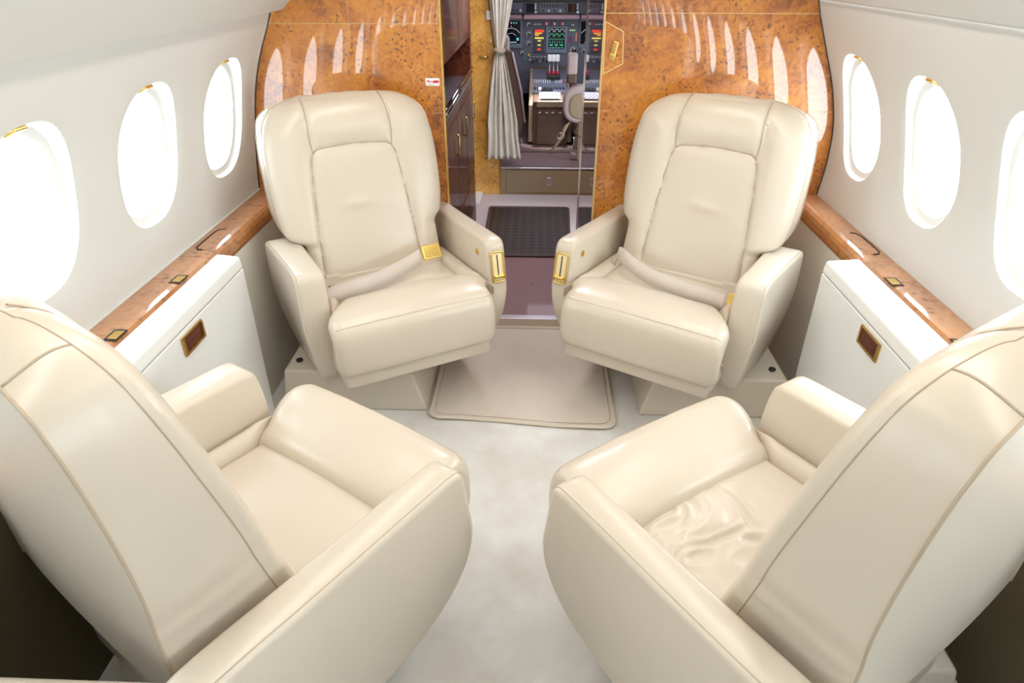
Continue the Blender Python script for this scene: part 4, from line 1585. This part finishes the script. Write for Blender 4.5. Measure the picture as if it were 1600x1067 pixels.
for i in range(8):
    x = -.035 + i * .018
    y = 5.93
    o = slope_box('toggle', x, x + .007, y, y + .02, .607, .611, .022, WHITE)
    x = .150 + i * .010
for i in range(6):
    x = .140 + i * .016
    slope_box('toggle', x, x + .007, 5.93, 5.95, .607, .611, .020, WHITE if i < 4 else RED)
for i in range(10):
    x = -.035 + i * .026
    slope_box('button', x, x + .012, 5.80, 5.82, .580, .584, .012, BLACK)
slope_box('gauge_strip', .010, .120, 5.755, 5.785, .570, .574, .014, BLACK)
cyl('white_knob', (.012 - .1, 5.75 - 5.9, .59 - .2), .013, .03, WHITE, cp)
# throttle levers
for i in range(3):
    x = .092 + i * .034
    t = tube('throttle_lever', [(x - .1, 6.10 - 5.9, .64 - .2), (x - .1, 6.13 - 5.9, .78 - .2)], .005, STEEL, cp)
    box('lever_grip', (x - .117, 6.10 - 5.9, .755 - .2), (x - .0845, 6.15 - 5.9, .808 - .2), WHITE, t, .006, 3)
    tt = tube('reverse_lever', [(x - .1, 6.04 - 5.9, .63 - .2), (x - .1, 6.04 - 5.9, .70 - .2)], .004, STEEL, cp)
    box('lever_knob', (x - .111, 6.02 - 5.9, .665 - .2), (x - .090, 6.045 - 5.9, .692 - .2), RED, tt, .004)
cpb('throttle_quadrant', .070, .180, 5.98, 6.16, .60, .662, BLACK, None, .006)

# pilot seats
def pilot_seat(label, x, y, rz, which):
    e = tag(empty('pilot_seat', (x, y, .2), rz), label, 'pilot seat', 'pilot seats')
    # seat faces +Y; backrest nearest the camera
    b = []
    if which == 'right':
        box('headrest', (-.040, -.03, .560), (.040, .04, .715), COCKL, e, .022, 4)
        box('headrest_lower', (-.035, -.035, .50), (.038, .03, .570), COCKB, e, .015, 3)
        tube('headrest_post', [(0, 0, .42), (0, 0, .52)], .016, BROWND, e)
    else:
        box('headrest', (-.15, -.03, .66), (.03, .04, .80), COCKL, e, .022, 4)
        prism('backrest', [(-.25, .02), (.10, .02), (.150, .16), (.115, .40), (.045, .70), (-.06, .73), (-.25, .72)], -.05, .05, COCKB, e, 'y', .02, 4)
        tube('piping', [(.155, -.05, .16), (.125, -.052, .40), (.052, -.05, .69)], .010, COCKL, e)
        box('seat_cushion', (-.26, .05, .10), (.08, .50, .22), COCKB, e, .03, 4)
        box('seat_base', (-.22, .05, 0), (.04, .45, .10), BROWND, e, .01)
    return e


pilot_seat('dark brown cockpit seat behind the curtain, on the left of the pedestal', -.26, 5.62, 0, 'left')
e = pilot_seat('cockpit seat with rounded mauve backrest and raised pink headrest, on the right of the pedestal', .248, 5.33, 0, 'right')
# rounded upholstered back
bk = [(.165 + .150 * a, b) for a, b in []]
oval = []
for k in range(36):
    th = 2 * pi * k / 36
    dx, dz = ell(th, .155, .140, 2.8)
    oval.append((.095 + dx, .355 + dz))
prism('backrest', oval, -.045, .05, COCKL, e, 'y', .025, 4)
oval2 = []
for k in range(36):
    th = 2 * pi * k / 36
    dx, dz = ell(th, .118, .095, 2.8)
    oval2.append((.110 + dx, .345 + dz))
prism('back_panel', oval2, -.056, -.043, COCKT, e, 'y', .006, 2)
box('seat_cushion', (.03, .05, .10), (.33, .45, .24), COCKB, e, .03, 4)
box('seat_base', (.04, .05, 0), (.29, .42, .10), BROWND, e, .01)
# crotch strap hanging with buckle
sp = [((-.02, -.03, .215), (1, 0, .6)), ((-.05, -.045, .15), (1, 0, .7)), ((-.085, -.06, .08), (1, 0, .8)), ((-.14, -.10, .010), (1, 0, .5))]
o = ob('belt_strap', strap_me(sp, .050, COCKT), e)
so2 = o.modifiers.new('s', 'SOLIDIFY'); so2.thickness = .004
tube('belt_buckle', [(-.070 + .030 * cos(a), -.055, .125 + .024 * sin(a)) for a in [2 * pi * k / 6 + .5 for k in range(6)]], .004, STEEL, e, 6, True)

# jump seat post with knobs beside the doorway
jp = tag(empty('seat_post', (.328, 5.05, .2)), 'upright cream folding post with small knobs at the right of the cockpit doorway', 'post')
box('post', (-.030, -.02, -.0), (.028, .02, .285), COCKT, jp, .004)
box('post_cap', (-.028, -.022, .175), (.030, .022, .183), BROWND, jp)
for x in (-.062, .058):
    tube('stem', [(x, 0, .06), (x * .9, 0, .17)], .004, STEEL, jp)
    tube('cross_handle', [(x - .012, 0, .165), (x + .022, 0, .165)], .004, STEEL, jp)
    bm = bmesh.new()
    bmesh.ops.create_uvsphere(bm, u_segments=16, v_segments=10, radius=.026)
    bmesh.ops.transform(bm, matrix=Matrix.Translation((x, -.01, .045)) @ Matrix.Diagonal((1, 1, .7, 1)), verts=bm.verts)
    ob('round_knob', from_bm('round_knob', bm, PINK, True), jp)
bm = bmesh.new()
bmesh.ops.create_uvsphere(bm, u_segments=14, v_segments=8, radius=.012)
o = ob('floor_lamp', from_bm('floor_lamp', bm, E_SPOT, True), None, (-.197, 5.42, .212))
tag(o, 'tiny bright aisle light on the cockpit floor right of the curtain hem', 'light')
